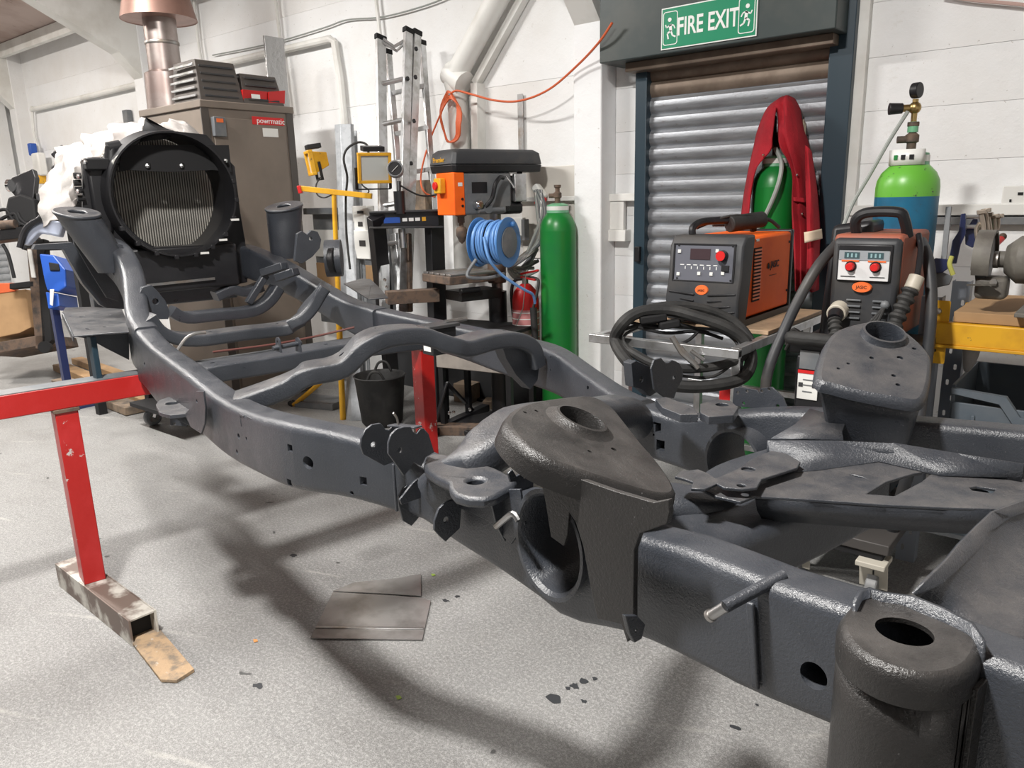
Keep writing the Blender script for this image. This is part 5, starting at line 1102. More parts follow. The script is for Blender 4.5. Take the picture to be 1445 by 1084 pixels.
# red work jacket over the second cylinder : hood, body and sleeve
def JD(x, y, d): return D(x, y, d)
rt = [[(1105, 138, 3.92), (1107, 136, 3.88), (1111, 135, 3.86), (1117, 137, 3.87), (1122, 141, 3.92)],
      [(1094, 148, 3.84), (1103, 145, 3.79), (1113, 145, 3.77), (1122, 149, 3.82), (1130, 158, 3.92)],
      [(1097, 163, 3.82), (1105, 165, 3.77), (1116, 165, 3.75), (1126, 168, 3.81), (1135, 178, 3.92)],
      [(1098, 185, 3.80), (1106, 188, 3.75), (1118, 188, 3.73), (1130, 190, 3.80), (1140, 198, 3.92)],
      [(1102, 207, 3.78), (1110, 212, 3.74), (1121, 212, 3.74), (1134, 212, 3.82), (1145, 220, 3.93)],
      [(1112, 226, 3.78), (1118, 232, 3.76), (1128, 232, 3.77), (1140, 232, 3.84), (1150, 242, 3.95)],
      [(1119, 250, 3.80), (1123, 256, 3.79), (1134, 258, 3.8), (1146, 256, 3.87), (1154, 272, 3.97)],
      [(1119, 290, 3.82), (1124, 300, 3.80), (1136, 300, 3.82), (1150, 298, 3.88), (1158, 312, 3.98)],
      [(1120, 350, 3.84), (1127, 352, 3.82), (1138, 352, 3.84), (1150, 350, 3.9), (1158, 356, 3.98)],
      [(1122, 410, 3.86), (1128, 412, 3.84), (1138, 412, 3.86), (1148, 412, 3.9), (1156, 408, 3.98)]]
lf = [[(1103, 137, 3.95), (1100, 139, 3.88), (1098, 143, 3.84)],
      [(1083, 152, 3.94), (1089, 155, 3.82), (1094, 160, 3.78)],
      [(1070, 182, 3.94), (1080, 185, 3.82), (1090, 195, 3.77)],
      [(1064, 205, 3.98), (1074, 208, 3.86), (1088, 212, 3.79)],
      [(1056, 240, 4.0), (1064, 240, 3.88), (1068, 236, 3.84)],
      [(1050, 275, 4.02), (1058, 275, 3.9), (1060, 268, 3.88)],
      [(1046, 305, 4.04), (1054, 306, 3.92), (1057, 306, 3.9)]]
jt = thing('work_jacket', 'red hooded work jacket with pale reflective cuff band hung over the green cylinder', 'jacket', (gx+.02, gy-.02, 1.0))
I = inv(jt)
def cloth(n, rows, k=4, wr=.006, seed=0, m=REDC, th=.006):
    rs = random.Random(seed); G = [catmull([JD(*p) for p in r], k) for r in rows]; nn_ = len(G[0])
    cols = [catmull([g_[j] for g_ in G], k) for j in range(nn_)]; ph = rs.uniform(0, 6)
    out = [[cols[j][i]+V((0, -1, 0))*wr*(math.sin(j*1.3+ph)+.6*math.sin(j*.7+i*.5+ph)) for j in range(nn_)] for i in range(len(cols[0]))]
    a = MB(I); a.grid(out); return a.build(n, m, jt, solid=th, ang=70)
cloth('hood_and_front', rt, wr=.014, seed=2); cloth('jacket_side', lf, wr=.004, seed=5)
cloth('reflective_band', [[(1135, 328, 3.74), (1146, 326, 3.73), (1158, 323, 3.82)], [(1136, 343, 3.74), (1147, 340, 3.73), (1159, 337, 3.82)]], wr=.0, m=mat('cream_band', (.75, .6, .45), .7), th=.012)
cloth('pale_trim', [[(1133, 168, 3.9), (1137, 175, 3.92)], [(1130, 200, 3.8), (1136, 198, 3.86)]], wr=0, m=mat('cream_trim', (.7, .6, .45), .8))
for x, y, d in ((1077, 219, 3.80), (1125, 247, 3.76), (1132, 302, 3.79)): MB(I).ball(JD(x, y, d), .007, 8).build('stud_button', CHROME, jt)
cloth('dark_lining', [[(1090, 158, 3.86), (1096, 165, 3.86)], [(1086, 185, 3.88), (1096, 205, 3.86)], [(1088, 203, 3.9), (1098, 212, 3.88)]], wr=0, m=BLKM)
cloth('sleeve_fold', [[(1136, 205, 3.74), (1140, 208, 3.72), (1145, 214, 3.76)], [(1137, 260, 3.77), (1144, 262, 3.74), (1152, 266, 3.8)], [(1139, 320, 3.78), (1146, 321, 3.76), (1156, 322, 3.84)], [(1139, 370, 3.79), (1147, 372, 3.78), (1155, 374, 3.86)], [(1136, 405, 3.8), (1143, 408, 3.79), (1150, 410, 3.87)]], wr=.004, seed=9)
cloth('pocket_flap', [[(1119, 278, 3.79), (1135, 280, 3.79)], [(1120, 284, 3.785), (1136, 286, 3.785)]], wr=0)
# fire extinguisher
g = D(742, 440, 4.9); zb = g.z-.26
t = thing('fire_extinguisher', 'red fire extinguisher with black hose left of the green cylinder', 'extinguisher', (g.x, g.y, zb))
MB().lathe([(.08, 0), (.085, .01), (.085, .34), (.075, .39), (.04, .43), (.025, .44)], n=28).build('body', REDP, t)
MB().lathe([(.0865, .08), (.0865, .28)], n=28, caps=False).build('label_panel', mat('pale_red_label', (.6, .25, .25), .5), t)
for z in (.1, .14, .18, .22, .26): MB().lathe([(.0875, z), (.0875, z+.006)], n=28, caps=False).build('print_line', TSIGN, t)
a = MB(); a.cyl((0, 0, .43), (0, 0, .48), .02, n=12); a.build('neck', STEEL, t)
a = MB(); a.bar((-.03, 0, .5), (.12, -.02, .53), .02, .012); a.bar((-.03, 0, .48), (.1, -.02, .47), .02, .012); a.build('handle', REDP, t, bev=.002)
a = MB(); a.tube(catmull([(-.02, 0, .47), (-.09, 0, .45), (-.115, 0, .36), (-.1, 0, .2)], 5), .011, 8); a.cyl((.1, -.05, .3), (.12, -.06, .0), .022, n=12); a.tube(catmull([(.03, 0, .48), (.12, -.02, .47), (.12, -.04, .38), (.1, -.05, .3)], 4), .009, 8); a.build('hose_and_horn', RUB, t)
MB().tube([(.07, -.08, .5), (.05, -.09, .3), (-.05, -.09, .1)], .003, 6).build('pull_cord', HOSE, t)
# orange cable hung on the wall hook
p_ = lambda x, y, o=.1: aty(x, y, WY-o)
t = thing('orange_cable', 'orange cable coiled on the pipe hook and looping to the shutter box', 'cable', tuple(p_(636, 132)))
I = inv(t)
a = MB(I); a.tube(catmull([p_(636, 132, .22), p_(645, 128, .22), p_(665, 133, .2), p_(700, 142, .2), p_(735, 142, .2), p_(775, 126, .2), p_(815, 92, .22), p_(845, 60, .3), p_(864, 32, .32)], 6), .007, 8); a.build('cable_run', ORNC, t)
a = MB(I); a.tube(catmull([p_(634, 135, .22), p_(622, 160, .22), p_(606, 200, .25), p_(596, 235, .4), p_(594, 258, .55), p_(600, 272, .62), p_(614, 278, .62)], 6), .006, 8); a.build('cable_drop', ORNC, t)
for k in range(5):
    c = p_(634, 165, .2+.01*k); rx, rz = .075+.004*k, .165-.006*k
    a = MB(I); a.tube([c+V((rx*math.cos(q*.2618)+.004*k, .01*math.sin(q), rz*math.sin(q*.2618)-.006*k)) for q in range(24)], .007, 8, True); a.build('cable_coil', ORNC, t)
a = MB(I); a.bar(p_(632, 133, .05), p_(634, 133, .24), .012, .012); a.build('hook', STEEL, t)
t = thing('pendant_flex', 'thin pale flex strung along the white wall above the pipes', 'cable', tuple(p_(500, 28)))
a = MB(inv(t)); a.tube(catmull([p_(300, 78, .03), p_(380, 62, .03), p_(455, 40, .03), p_(490, 28, .03), p_(540, 24, .03), p_(600, 8, .03), p_(640, -8, .03)], 5), .006, 6); a.build('flex', HOSE, t)
t = thing('ceiling_flex', 'thin pink flex crossing the top right of the wall', 'cable', tuple(p_(1400, 4)))
a = MB(inv(t)); a.tube(catmull([p_(1330, -6, .04), p_(1370, 0, .04), p_(1445, 7, .04), p_(1500, 16, .04)], 5), .008, 6); a.build('flex', mat('pink_flex', (.55, .38, .34), .5), t)
# sockets on the pier left of the shutter
t = thing('wall_socket', 'white box socket on the pier left of the shutter', 'socket', tuple(aty(874, 332, WY-.02))); MB().box((0, -.02, 0), (.15, .07, .07)).build('box', WHTP, t, bev=.004); MB().box((0, -.02, .13), (.1, .03, .19)).build('trunking', WHT, t, bev=.004)
t = thing('wall_socket', 'white socket plate on the wall at the far right edge', 'socket', tuple(aty(1432, 283, WY-.03))); MB().box((0, 0, 0), (.1, .03, .13)).build('faceplate', WHTP, t, bev=.004); MB().box((-.015, -.017, .0), (.008, .004, .012)).build('pin_slot', BLKM, t); MB().box((.02, -.017, .03), (.02, .004, .012)).build('rocker', BLKM, t)
# exit sign
sy = WY-.26-.004
s0, s1 = aty(933, 68, sy), aty(1068, 42, sy); s2 = aty(1070, 0, sy)
cxs = (s0.x+s1.x)/2; sw = s1.x-s0.x; sh = .205; zc_ = s0.z+sh/2-.012
t = thing('exit_sign', 'green and white FIRE EXIT sign with two running figures on the shutter box', 'sign', (cxs, sy, zc_))
FX = lambda x, z, y=-.003: Matrix(((1, 0, 0, x), (0, 0, -1, y), (0, 1, 0, z), (0, 0, 0, 1)))
MB().box((0, 0, 0), (sw, .005, sh)).build('backing', TSIGN, t); MB().box((0, -.0025, 0), (sw-.012, .003, sh-.012)).build('green_face', SIGN, t)
text('lettering', 'FIRE EXIT', .122, FX(.0, -.004, -.0045), TSIGN, t, .0008, .0022, .67)
def runner(cx, s):
    a = MB(); a.plate(rrect(.085, .165, .014), [rrect(.077, .157, .012)], .0015, FX(cx, 0, -.0045)); a.build('figure_frame', TSIGN, t)
    a = MB(); P = [((0, .018), (-.004, -.015), .016), ((-.002, .015), (.022, .005), .007), ((.022, .005), (.028, .02), .006), ((0, .018), (-.02, .012), .007), ((-.02, .012), (-.028, -.004), .006), ((-.004, -.012), (.016, -.025), .009), ((.016, -.025), (.01, -.052), .008), ((-.004, -.012), (-.014, -.036), .009), ((-.014, -.036), (-.032, -.045), .008)]
    for (x0, z0), (x1, z1), w in P: a.bar((cx+s*x0, -.0045, z0), (cx+s*x1, -.0045, z1), .002, w, (0, 0, 1)) if abs(z1-z0) < abs(x1-x0) else a.bar((cx+s*x0, -.0045, z0), (cx+s*x1, -.0045, z1), w, .002, (0, 1, 0))
    a.plate(circ((s*.004, .042), .0105, 14), (), .0018, FX(cx, 0, -.0045)); a.build('running_figure', TSIGN, t)
runner(-sw/2+.054, -1); runner(sw/2-.054, 1)
# ---------------------------------------------------------------- welding table
tz = .93
t = thing('welding_bench', 'grey square tube bench with a dirty plywood top in front of the shutter', 'bench', (-1.44, 3.15, 0))
bx = lambda c, d, n='tube', m=GALV, bev=.003: MB().box(c, d).build(n, m, t, bev=bev)
W_, Y0, Y1 = .60, -.47, .50
bx((0, Y0, tz-.02), (W_+.06, .035, .035), 'front_rail', ALU); bx((0, Y0+.0, tz-.02), (W_+.061, .022, .022), 'tube_bore', BLKM, 0)
for s in (-1, 1):
    bx((s*W_/2, (Y0+Y1)/2+.02, tz-.02), (.035, Y1-Y0, .035), 'side_rail', ALU)
for x, y in ((W_/2-.03, Y0+.12), (-W_/2+.03, Y1-.05), (W_/2-.03, Y1-.05), (-W_/2+.03, Y0+.2)): bx((x, y, (tz-.04)/2), (.035, .035, tz-.04), 'leg', ALU)
for y in (.05, .2, .35): pass
bx((0, .18, tz+.008), (W_+.02, .66, .018), 'plywood_top', PLY)
for z in (.25, .55): bx((0, .4, z), (W_, .03, .03), 'stretcher', ALU)
# TIG welder
t = thing('orange_welder', 'orange and black welding inverter with dark control panel on the bench', 'welder', (-1.415, 3.28, tz+.017))
w, dp, h = .32, .60, .375
a = MB(); a.loft([[V((s*w/2*.98, y, z)) for s, y, z in ((-1, -.22, .03), (1, -.22, .03), (1, -.19, h-.01), (-1, -.19, h-.01))], [V((s*w/2*.98, y, z)) for s, y, z in ((-1, .28, .03), (1, .28, .03), (1, .28, h-.01), (-1, .28, h-.01))]]); a.build('orange_cover', ORNG, t, bev=.012)
a = MB(); pr = [(-.30, .02), (-.22, .0), (-.19, h*.4), (-.155, h), (-.24, h-.002), (-.275, h*.88), (-.285, h*.55), (-.31, h*.30)]
a.loft([[V((-w/2-.005, y, z)) for y, z in pr], [V((w/2+.005, y, z)) for y, z in pr]]); a.build('front_bezel', DGREY, t, bev=.01)
Fp = frame3((0, -.282, h*.7), (1, 0, 0), (0, .08, 1))
a = MB(); a.box((-.005, .0, .0), (.26, .15, .004), 0, Fp); a.build('control_panel', mat('panel_grey', (.13, .135, .16), .35), t, bev=.001)
a = MB(); a.box((-.005, .075, .0), (.275, .008, .008), 0, Fp); a.box((-.005, -.078, 0), (.275, .006, .008), 0, Fp); a.box((-.14, 0, 0), (.008, .155, .008), 0, Fp); a.box((.13, 0, 0), (.008, .155, .008), 0, Fp); a.build('panel_rim', BLKP, t, bev=.001)
MB().box((-.02, .035, .003), (.09, .045, .003), 0, Fp).build('display', mat('display_brown', (.06, .04, .045), .2), t)
for x, y in ((-.115, .045), (.055, .05), (-.115, -.05), (-.02, -.045), (.035, -.045), (.085, -.04)): MB().box((x, y, .004), (.014, .014, .006), 0, Fp).build('push_button', WHTP, t, bev=.001)
for x, y in ((-.12, .07), (.12, .07), (-.12, -.068), (.12, -.068)): MB().cyl(Fp @ V((x, y, .002)), Fp @ V((x, y, .005)), .004, n=8).build('screw', BLKM, t)
for k in range(6): MB().box((-.1+.03*k, -.01, .0025), (.018, .003, .001), 0, Fp).build('print_mark', TSIGN, t); MB().box((-.085+.028*k, -.022, .0025), (.003, .012, .001), 0, Fp).build('print_mark', TSIGN, t)
a = MB(); a.cyl(Fp @ V((.08, .03, 0)), Fp @ V((.08, .03, .025)), .024, .021, 20); a.build('dial', BLKP, t, bev=.002); MB().cyl(Fp @ V((.08, .03, .025)), Fp @ V((.08, .03, .03)), .02, n=20).build('red_dial_cap', REDP, t)
MB().box((.095, -.02, .004), (.032, .025, .012), 0, Fp).build('usb_flap', BLKP, t, bev=.001)
MB().lathe([(.001, .012), (.027, .012), (.03, .008), (.03, 0)], (0, 0, 0), 24, frame3((-.0, -.293, h*.40), (1, 0, 0), (0, .1, 1)) @ Matrix.Diagonal((1, .72, 1, 1))).build('badge', ORB, t)
text('lettering', 'JASIC', .013, frame3((-.0, -.307, h*.40), (1, 0, 0), (0, .1, 1)), BLKM, t, .0005)
for s in (-1, 1):
    for k in range(5): MB().bar((s*.03, -.306-.002*k, h*.35-.026*k), (s*.15, -.300, h*.37-.024*k), .012, .008).build('vent_louvre', BLKP, t, bev=.002)
MB().box((w/2+.0, .0, .012), (.006, .56, .03)).build('base_skirt', BLKP, t)
MB().box((w/2-.0008, -.115, .205), (.003, .08, .225)).build('vent_slot', BLKM, t)
for k in range(15): MB().box((w/2+.001, -.115, .105+.0145*k), (.008, .075, .007)).build('side_louvre', mat('orange_louvre', (.85, .2, .05), .4) if k == 0 else bpy.data.materials['orange_louvre'], t, bev=.001)
SX = lambda y, z, o=.0: Matrix(((0, 0, 1, w/2-.001+o), (1, 0, 0, y), (0, 1, 0, z), (0, 0, 0, 1)))
text('lettering', 'JASIC', .042, SX(.085, h*.62, .001), BLKM, t, .0006, .0006); MB().plate([(0, .012), (.01, .004), (.012, -.01), (0, -.016), (-.012, -.006), (-.008, .006)], (), .001, SX(.012, h*.62, .001)).build('flame_mark', BLKM, t)
MB().box((w/2-.001, .07, h*.5), (.002, .08, .002)).build('print_line', BLKM, t); MB().box((w/2-.001, -.12, h*.93), (.002, .03, .01)).build('white_sticker', TSIGN, t)
for y, z in ((-.15, .3), (.25, .32), (.25, .1), (-.13, .1)): MB().cyl((w/2-.002, y, z), (w/2+.001, y, z), .006, n=8).build('screw', BLKM, t)
MB().box((0, .29, h/2), (w+.004, .03, h)).build('rear_bezel', BLKP, t, bev=.008)
a = MB(); a.tube(catmull([(-.1, -.2, h), (-.1, -.19, h+.03), (-.08, -.12, h+.05), (.02, .0, h+.05), (.04, .1, h+.03), (.04, .12, h)], 5), .016, 10); a.build('top_handle', BLKP, t)
MB().cyl((.0, -.05, h+.035), (.08, .12, h+.05), .035, n=18).build('foot_pedal_roll', RUB, t, bev=.004)
a = MB(); a.tube(catmull([(-.1, .0, h+.03), (.0, .1, h+.03), (.08, .16, h+.05), (.12, .22, h+.01)], 5), .008, 8); a.tube(catmull([(-.12, -.12, h+.02), (0, -.05, h+.07), (.1, .1, h+.06)], 5), .006, 8); a.build('loose_leads', RUB, t)
# coiled torch lead with leather sleeve, hanging over the bench front
t = thing('torch_lead', 'thick coiled black welding torch lead draped over the front of the bench', 'cable', (-1.45, 2.75, tz))
I = inv(t); dl = lambda x, y, d=3.05: D(x, y, d)
loops = [([(868, 480, 3.1), (880, 455, 3.05), (905, 440, 3.05), (945, 438, 3.05), (985, 448, 3.02), (1025, 462, 3.0), (1052, 482, 3.0), (1060, 510, 2.98), (1045, 535, 2.95), (1000, 545, 2.93), (958, 545, 2.93), (918, 535, 2.95), (885, 510, 3.0)], .024),
         ([(872, 478, 3.12), (895, 445, 3.1), (935, 432, 3.1), (985, 434, 3.1), (1030, 450, 3.08), (1056, 475, 3.05), (1058, 495, 3.0), (1030, 512, 2.96), (985, 520, 2.94), (940, 518, 2.94), (905, 505, 3.0)], .018),
         ([(880, 476, 3.08), (910, 460, 3.08), (960, 462, 3.08), (1010, 466, 3.05), (1038, 482, 3.02), (1040, 505, 2.98), (1010, 530, 2.95), (975, 532, 2.95), (930, 522, 2.95), (895, 500, 3.02)], .006)]
for P_, r in loops: a = MB(I); a.tube(catmull([dl(*p) for p in P_], 7, True), r, 10, True); a.build('lead_loop', RUB, t)
for pts in ([(880, 465), (920, 455), (960, 458), (1000, 470)], [(900, 462), (940, 470), (985, 468), (1020, 478)], [(890, 455), (930, 463), (960, 452)], [(985, 468), (972, 480), (950, 490)]):
    a = MB(I); a.tube(catmull([dl(x, y, 3.07) for x, y in pts], 5), .007, 8); a.build('thin_lead', BLKM, t)
a = MB(I); a.tube([dl(948, 475, 2.9), dl(962, 498, 2.9), dl(982, 515, 2.9)], .011, 8); a.tube([dl(960, 490, 2.9), dl(985, 520, 2.9)], .009, 8); a.tube([dl(975, 495, 2.9), dl(993, 508, 2.9)], .008, 8); a.build('electrode_clamp', STEEL, t)
a = MB(I); a.bar(dl(903, 452, 3.05), dl(940, 447, 3.05), .04, .03); a.bar(dl(930, 460, 3.05), dl(958, 455, 3.05), .05, .03); a.build('torch_handle', BLKM, t, bev=.006)
t = thing('red_tin', 'small red tin half hidden behind the bench leg', 'tin', tuple(V((D(1030, 530, 3.6).x, D(1030, 530, 3.6).y, .5))))
MB().lathe([(.045, 0), (.045, .1), (.04, .11)], n=18).build('tin_body', REDP, t)
# ---------------------------------------------------------------- MIG welder on its trolley
t = thing('wire_feed_welder', 'black faced wire feed welder with two red knobs on a cylinder trolley', 'welder', (-.775, 2.98, 0))
w, h0, h1 = .235, .955, 1.335
MB().box((0, .2, (h0+h1)/2), (w, .42, h1-h0)).build('case', mat('dusty_red_case', (.32, .09, .05), .6, c2=(.2, .1, .08), vs=5), t, bev=.015)
a = MB(); a.loft([[V((s*(w/2-.006), y, z)) for s, y, z in ((-1, -.03, h0+.01), (1, -.03, h0+.01), (1, -.03, h1-.02), (-1, -.03, h1-.02))], [V((s*(w/2+.002), .03, z)) for s, z in ((-1, h0), (1, h0), (1, h1), (-1, h1))]]); a.build('front_moulding', DGREY, t, bev=.015)
MB().box((0, -.033, 1.235), (.185, .012, .13)).build('panel_recess', BLKP, t, bev=.004)
MB().box((0, -.041, 1.225), (.172, .004, .105)).build('control_panel', mat('panel_white', (.68, .68, .68), .4), t, bev=.001)
MB().box((0, -.0445, 1.262), (.17, .002, .034)).build('grey_strip', mat('panel_midgrey', (.3, .32, .34), .4), t)
for s in (-1, 1):
    MB().box((s*.04, -.046, 1.262), (.052, .002, .022)).build('display', mat('lcd_dark_%d' % (s+1), (.06, .1, .11), .2), t)
    for k in range(3): MB().box((s*.04-.014+.014*k, -.0474, 1.262), (.006, .0008, .014)).build('digit', mat('lcd_digit_%d%d' % (s+1, k), (.25, .4, .42), .4), t)
    MB().box((s*.045-.0, -.0445, 1.242), (.06, .002, .006)).build('orange_stripe', ORB, t)
    MB().cyl((s*.042, -.044, 1.222), (s*.042, -.046, 1.222), .02, n=20).build('dial_scale', BLKM, t)
    MB().cyl((s*.042, -.046, 1.222), (s*.042, -.066, 1.222), .015, .013, 18).build('knob', REDP, t, bev=.001)
    MB().box((s*.05, -.0445, 1.186), (.05, .001, .003)).build('print_line', DGREY, t)
MB().lathe([(.001, .008), (.032, .008), (.035, 0)], (0, 0, 0), 24, frame3((0, -.036, 1.148), (1, 0, 0), (0, 0, 1)) @ Matrix.Diagonal((1, .55, 1, 1))).build('badge', ORB, t)
text('lettering', 'JASIC', .016, frame3((0, -.0445, 1.148), (1, 0, 0), (0, 0, 1)), BLKM, t, .0005)
for k in range(6):
    for s in (-1, 1):
        if k < 4: MB().bar((s*.02+.02, -.036, 1.1-.022*k), (s*.07+.02, -.036, 1.1-.022*k), .006, .006).build('vent_louvre', GREYP, t, bev=.001)
MB().box((.0, -.036, .985), (.2, .006, .006)).build('vent_louvre', GREYP, t)
a = MB(); a.cyl((-.075, -.02, 1.06), (-.072, -.075, 1.05), .036, .034, 20); a.build('socket_ring', mat('beige_ring', (.5, .46, .38), .5), t, bev=.003); MB().cyl((-.072, -.075, 1.05), (-.066, -.11, 1.035), .028, .024, 18).build('socket_plug', BLKP, t)
def corr(pts, r, n=22, name='spring_sleeve'):
    P = catmull(pts, 12); rr_ = [r*(1+.16*(1 if (i//2) % 2 else -1)) for i in range(len(P))]; a = MB(); a.tube(P, rr_, 12); return a.build(name, RUB, t)
corr([(-.066, -.11, 1.035), (-.05, -.14, 1.0), (-.03, -.17, .93), (-.01, -.19, .85)], .021)
corr([(.155, -.0, 1.15), (.135, -.04, 1.07), (.12, -.08, .99)], .026)
MB().cyl((.165, .02, 1.19), (.155, 0, 1.145), .026, n=16).build('beige_collar', bpy.data.materials['beige_ring'], t, bev=.003)
a = MB(); a.tube(catmull([(.12, -.08, .99), (.10, -.12, .92), (.07, -.17, .84), (.05, -.2, .78)], 5), .024, 12); a.build('torch_grip', BLKP, t)
a = MB(); a.tube(catmull([(.165, .02, 1.19), (.16, .06, 1.28), (.14, .1, 1.33)], 5), .01, 8); a.build('torch_cable', BLKP, t)
MB().ball((.085, -.045, 1.09), .016, 12).build('plug', GREYP, t)
a = MB()
for dx in (0, .012, -.01): a.tube(catmull([(.085, -.05, 1.085), (.06+dx, -.08, 1.03), (.02+dx, -.11, .98), (-.02+dx, -.13, .93)], 5), .006, 8)
for dz in (0, -.02, .02): a.tube(catmull([(-.05, -.06, .95+dz), (-.1, -.1, .92+dz), (-.17, -.08, .93+dz), (-.24, -.02, .95+dz), (-.28, .02, .90+dz)], 5), .007, 8)
a.build('control_leads', RUB, t)
a = MB(); a.tube(catmull([(-.06, .06, h1), (-.06, .04, h1+.05), (-.02, .04, h1+.075), (.08, .04, h1+.075), (.1, .05, h1+.05), (.11, .08, h1-.01)], 5), .019, 10); a.build('carry_handle', BLKP, t)
# trolley : bent tube frame, back hood, tray, castors
a = MB()
for s in (-1, 1):
    a.tube(catmull([(s*.13, .1, 1.3), (s*.17, -.04, 1.2), (s*.235, -.12, 1.0), (s*.27, -.2, .8)] if s < 0 else [(.13, .2, 1.3), (.18, .12, 1.22), (.215, .06, 1.05), (.225, .02, .8)]+[][:0], 6) if 0 else catmull(([(-.13, .1, 1.3), (-.17, -.04, 1.2), (-.235, -.12, 1.0), (-.27, -.2, .8)] if s < 0 else [(.13, .2, 1.3), (.18, .12, 1.22), (.215, .06, 1.05), (.225, .0, .8)])+[(s*.25, -.18, .6), (s*.21, -.12, .4), (s*.18, -.05, .24)], 6), .02, 12)
if 0:
    a.tube(catmull([(s*.13, .1, 1.3), (s*.17, -.04, 1.2), (s*.235, -.12, 1.0), (s*.27, -.2, .8), (s*.27, -.22, .6), (s*.24, -.2, .4), (s*.22, -.1, .16)], 6), .02, 12)
a.build('frame_tube', DGREY, t)
MB().loft([[V((-.19, .1, .9)), V((-.05, .1, .9)), V((-.05, .3, .9)), V((-.19, .3, .9))], [V((-.17, .12, 1.36)), V((-.02, .12, 1.38)), V((-.02, .3, 1.38)), V((-.17, .3, 1.36))]]).build('back_hood', BLKP, t, bev=.02)
MB().box((0, .05, .925), (.42, .4, .04)).build('upper_tray', BLKP, t, bev=.006); MB().box((-.12, -.17, .965), (.2, .05, .05)).build('handle_roll', RUB, t, bev=.02)
MB().box((0, .05, .66), (.36, .4, .48)).build('cooler_box', BLKP, t, bev=.01)
MB().box((-.13, -.155, .79), (.075, .004, .11)).build('spec_label', WHTP, t, bev=.001); MB().box((-.13, -.158, .84), (.075, .003, .012)).build('red_band', REDP, t)
MB().box((-.13, -.155, .885), (.07, .004, .07)).build('dark_panel', GREYP, t, bev=.001)
for x, z in ((-.155, .79), (-.105, .79)): MB().box((x, -.158, z), (.016, .002, .016)).build('print_mark', DGREY, t)
for z in (.81, .79, .765): MB().box((-.13, -.158, z), (.035, .002, .004)).build('print_line', GREYP, t)
MB().box((.04, .1, .235), (.34, .62, .04)).build('base_tray', mat('dirty_tray', (.06, .055, .052), .55), t, bev=.004); MB().box((.04, .0, .2), (.3, .4, .03)).build('under_tray', BLKM, t, bev=.004)
for x in (-.12, .16):
    MB().box((x, -.19, .178), (.1, .11, .02)).build('castor_plate', mat('pale_castor_%d' % (x > 0), (.5, .47, .4), .6), t, bev=.003)
    for s in (-1, 1): MB().bar((x+s*.026, -.19, .17), (x+s*.026, -.16, .06), .045, .006).build('castor_fork', bpy.data.materials['pale_castor_%d' % (x > 0)], t)
    MB().cyl((x-.02, -.16, .06), (x+.02, -.16, .06), .059, n=24).build('castor_wheel', GREYP, t, bev=.005)
# ---------------------------------------------------------------- racking with bench grinder on top
sx, sy0 = -.6, 3.24; st = 1.02
t = thing('steel_racking', 'grey slotted upright racking with yellow beam and chipboard shelf', 'racking', (0, 3.55, 0))
def upright(x, y):
    z1 = 1.09; a = MB(); hs = [rrect(.012, .026, .005, 2, (.012*(1 if k % 2 else -1), .06+.072*k)) for k in range(14)]
    a.plate([(-.035, 0), (.035, 0), (.035, z1), (-.035, z1)], hs, .003, frame3((x, y, 0), (1, 0, 0), (0, 0, 1)))
    a.box((x+.034, y+.03, z1/2), (.003, .06, z1)); a.box((x-.034, y+.03, z1/2), (.003, .06, z1))
    a.build('upright', mat('slotted_grey_steel', (.2, .22, .25), .5) if 'slotted_grey_steel' not in bpy.data.materials else bpy.data.materials['slotted_grey_steel'], t)
for x, y in ((sx, -.31), (sx, .28), (1.05, -.31), (1.05, .28)): upright(x, y)
MB().box(((sx+1.05)/2, -.32, .958), (1.6, .045, .085)).build('beam', YEL, t, bev=.005); MB().box(((sx+1.05)/2, -.345, .912), (1.6, .01, .012)).build('beam_lip', YEL, t, bev=.002)
MB().box(((sx+1.05)/2, .28, .958), (1.6, .045, .085)).build('beam', YEL, t, bev=.005)
a = MB(); hs = [rrect(.012, .012, .003, 2, (0, z)) for z in (-.07, -.03, .0, .035)]; a.plate(rrect(.075, .24, .006), hs, .004, frame3((sx+.03, -.325, .96), (1, 0, 0), (0, 0, 1))); a.build('beam_connector', YEL, t, bev=.001)
MB().ball((sx+.03, -.33, 1.04), .012, 10).build('bolt', STEEL, t)
MB().box(((sx+1.1)/2+.02, -.02, 1.022), (1.58, .6, .038)).build('chipboard_shelf', CARD, t, bev=.002)
MB().box(((sx+1.05)/2, 0, .14), (1.6, .55, .02)).build('lower_shelf', GALV, t, bev=.002)
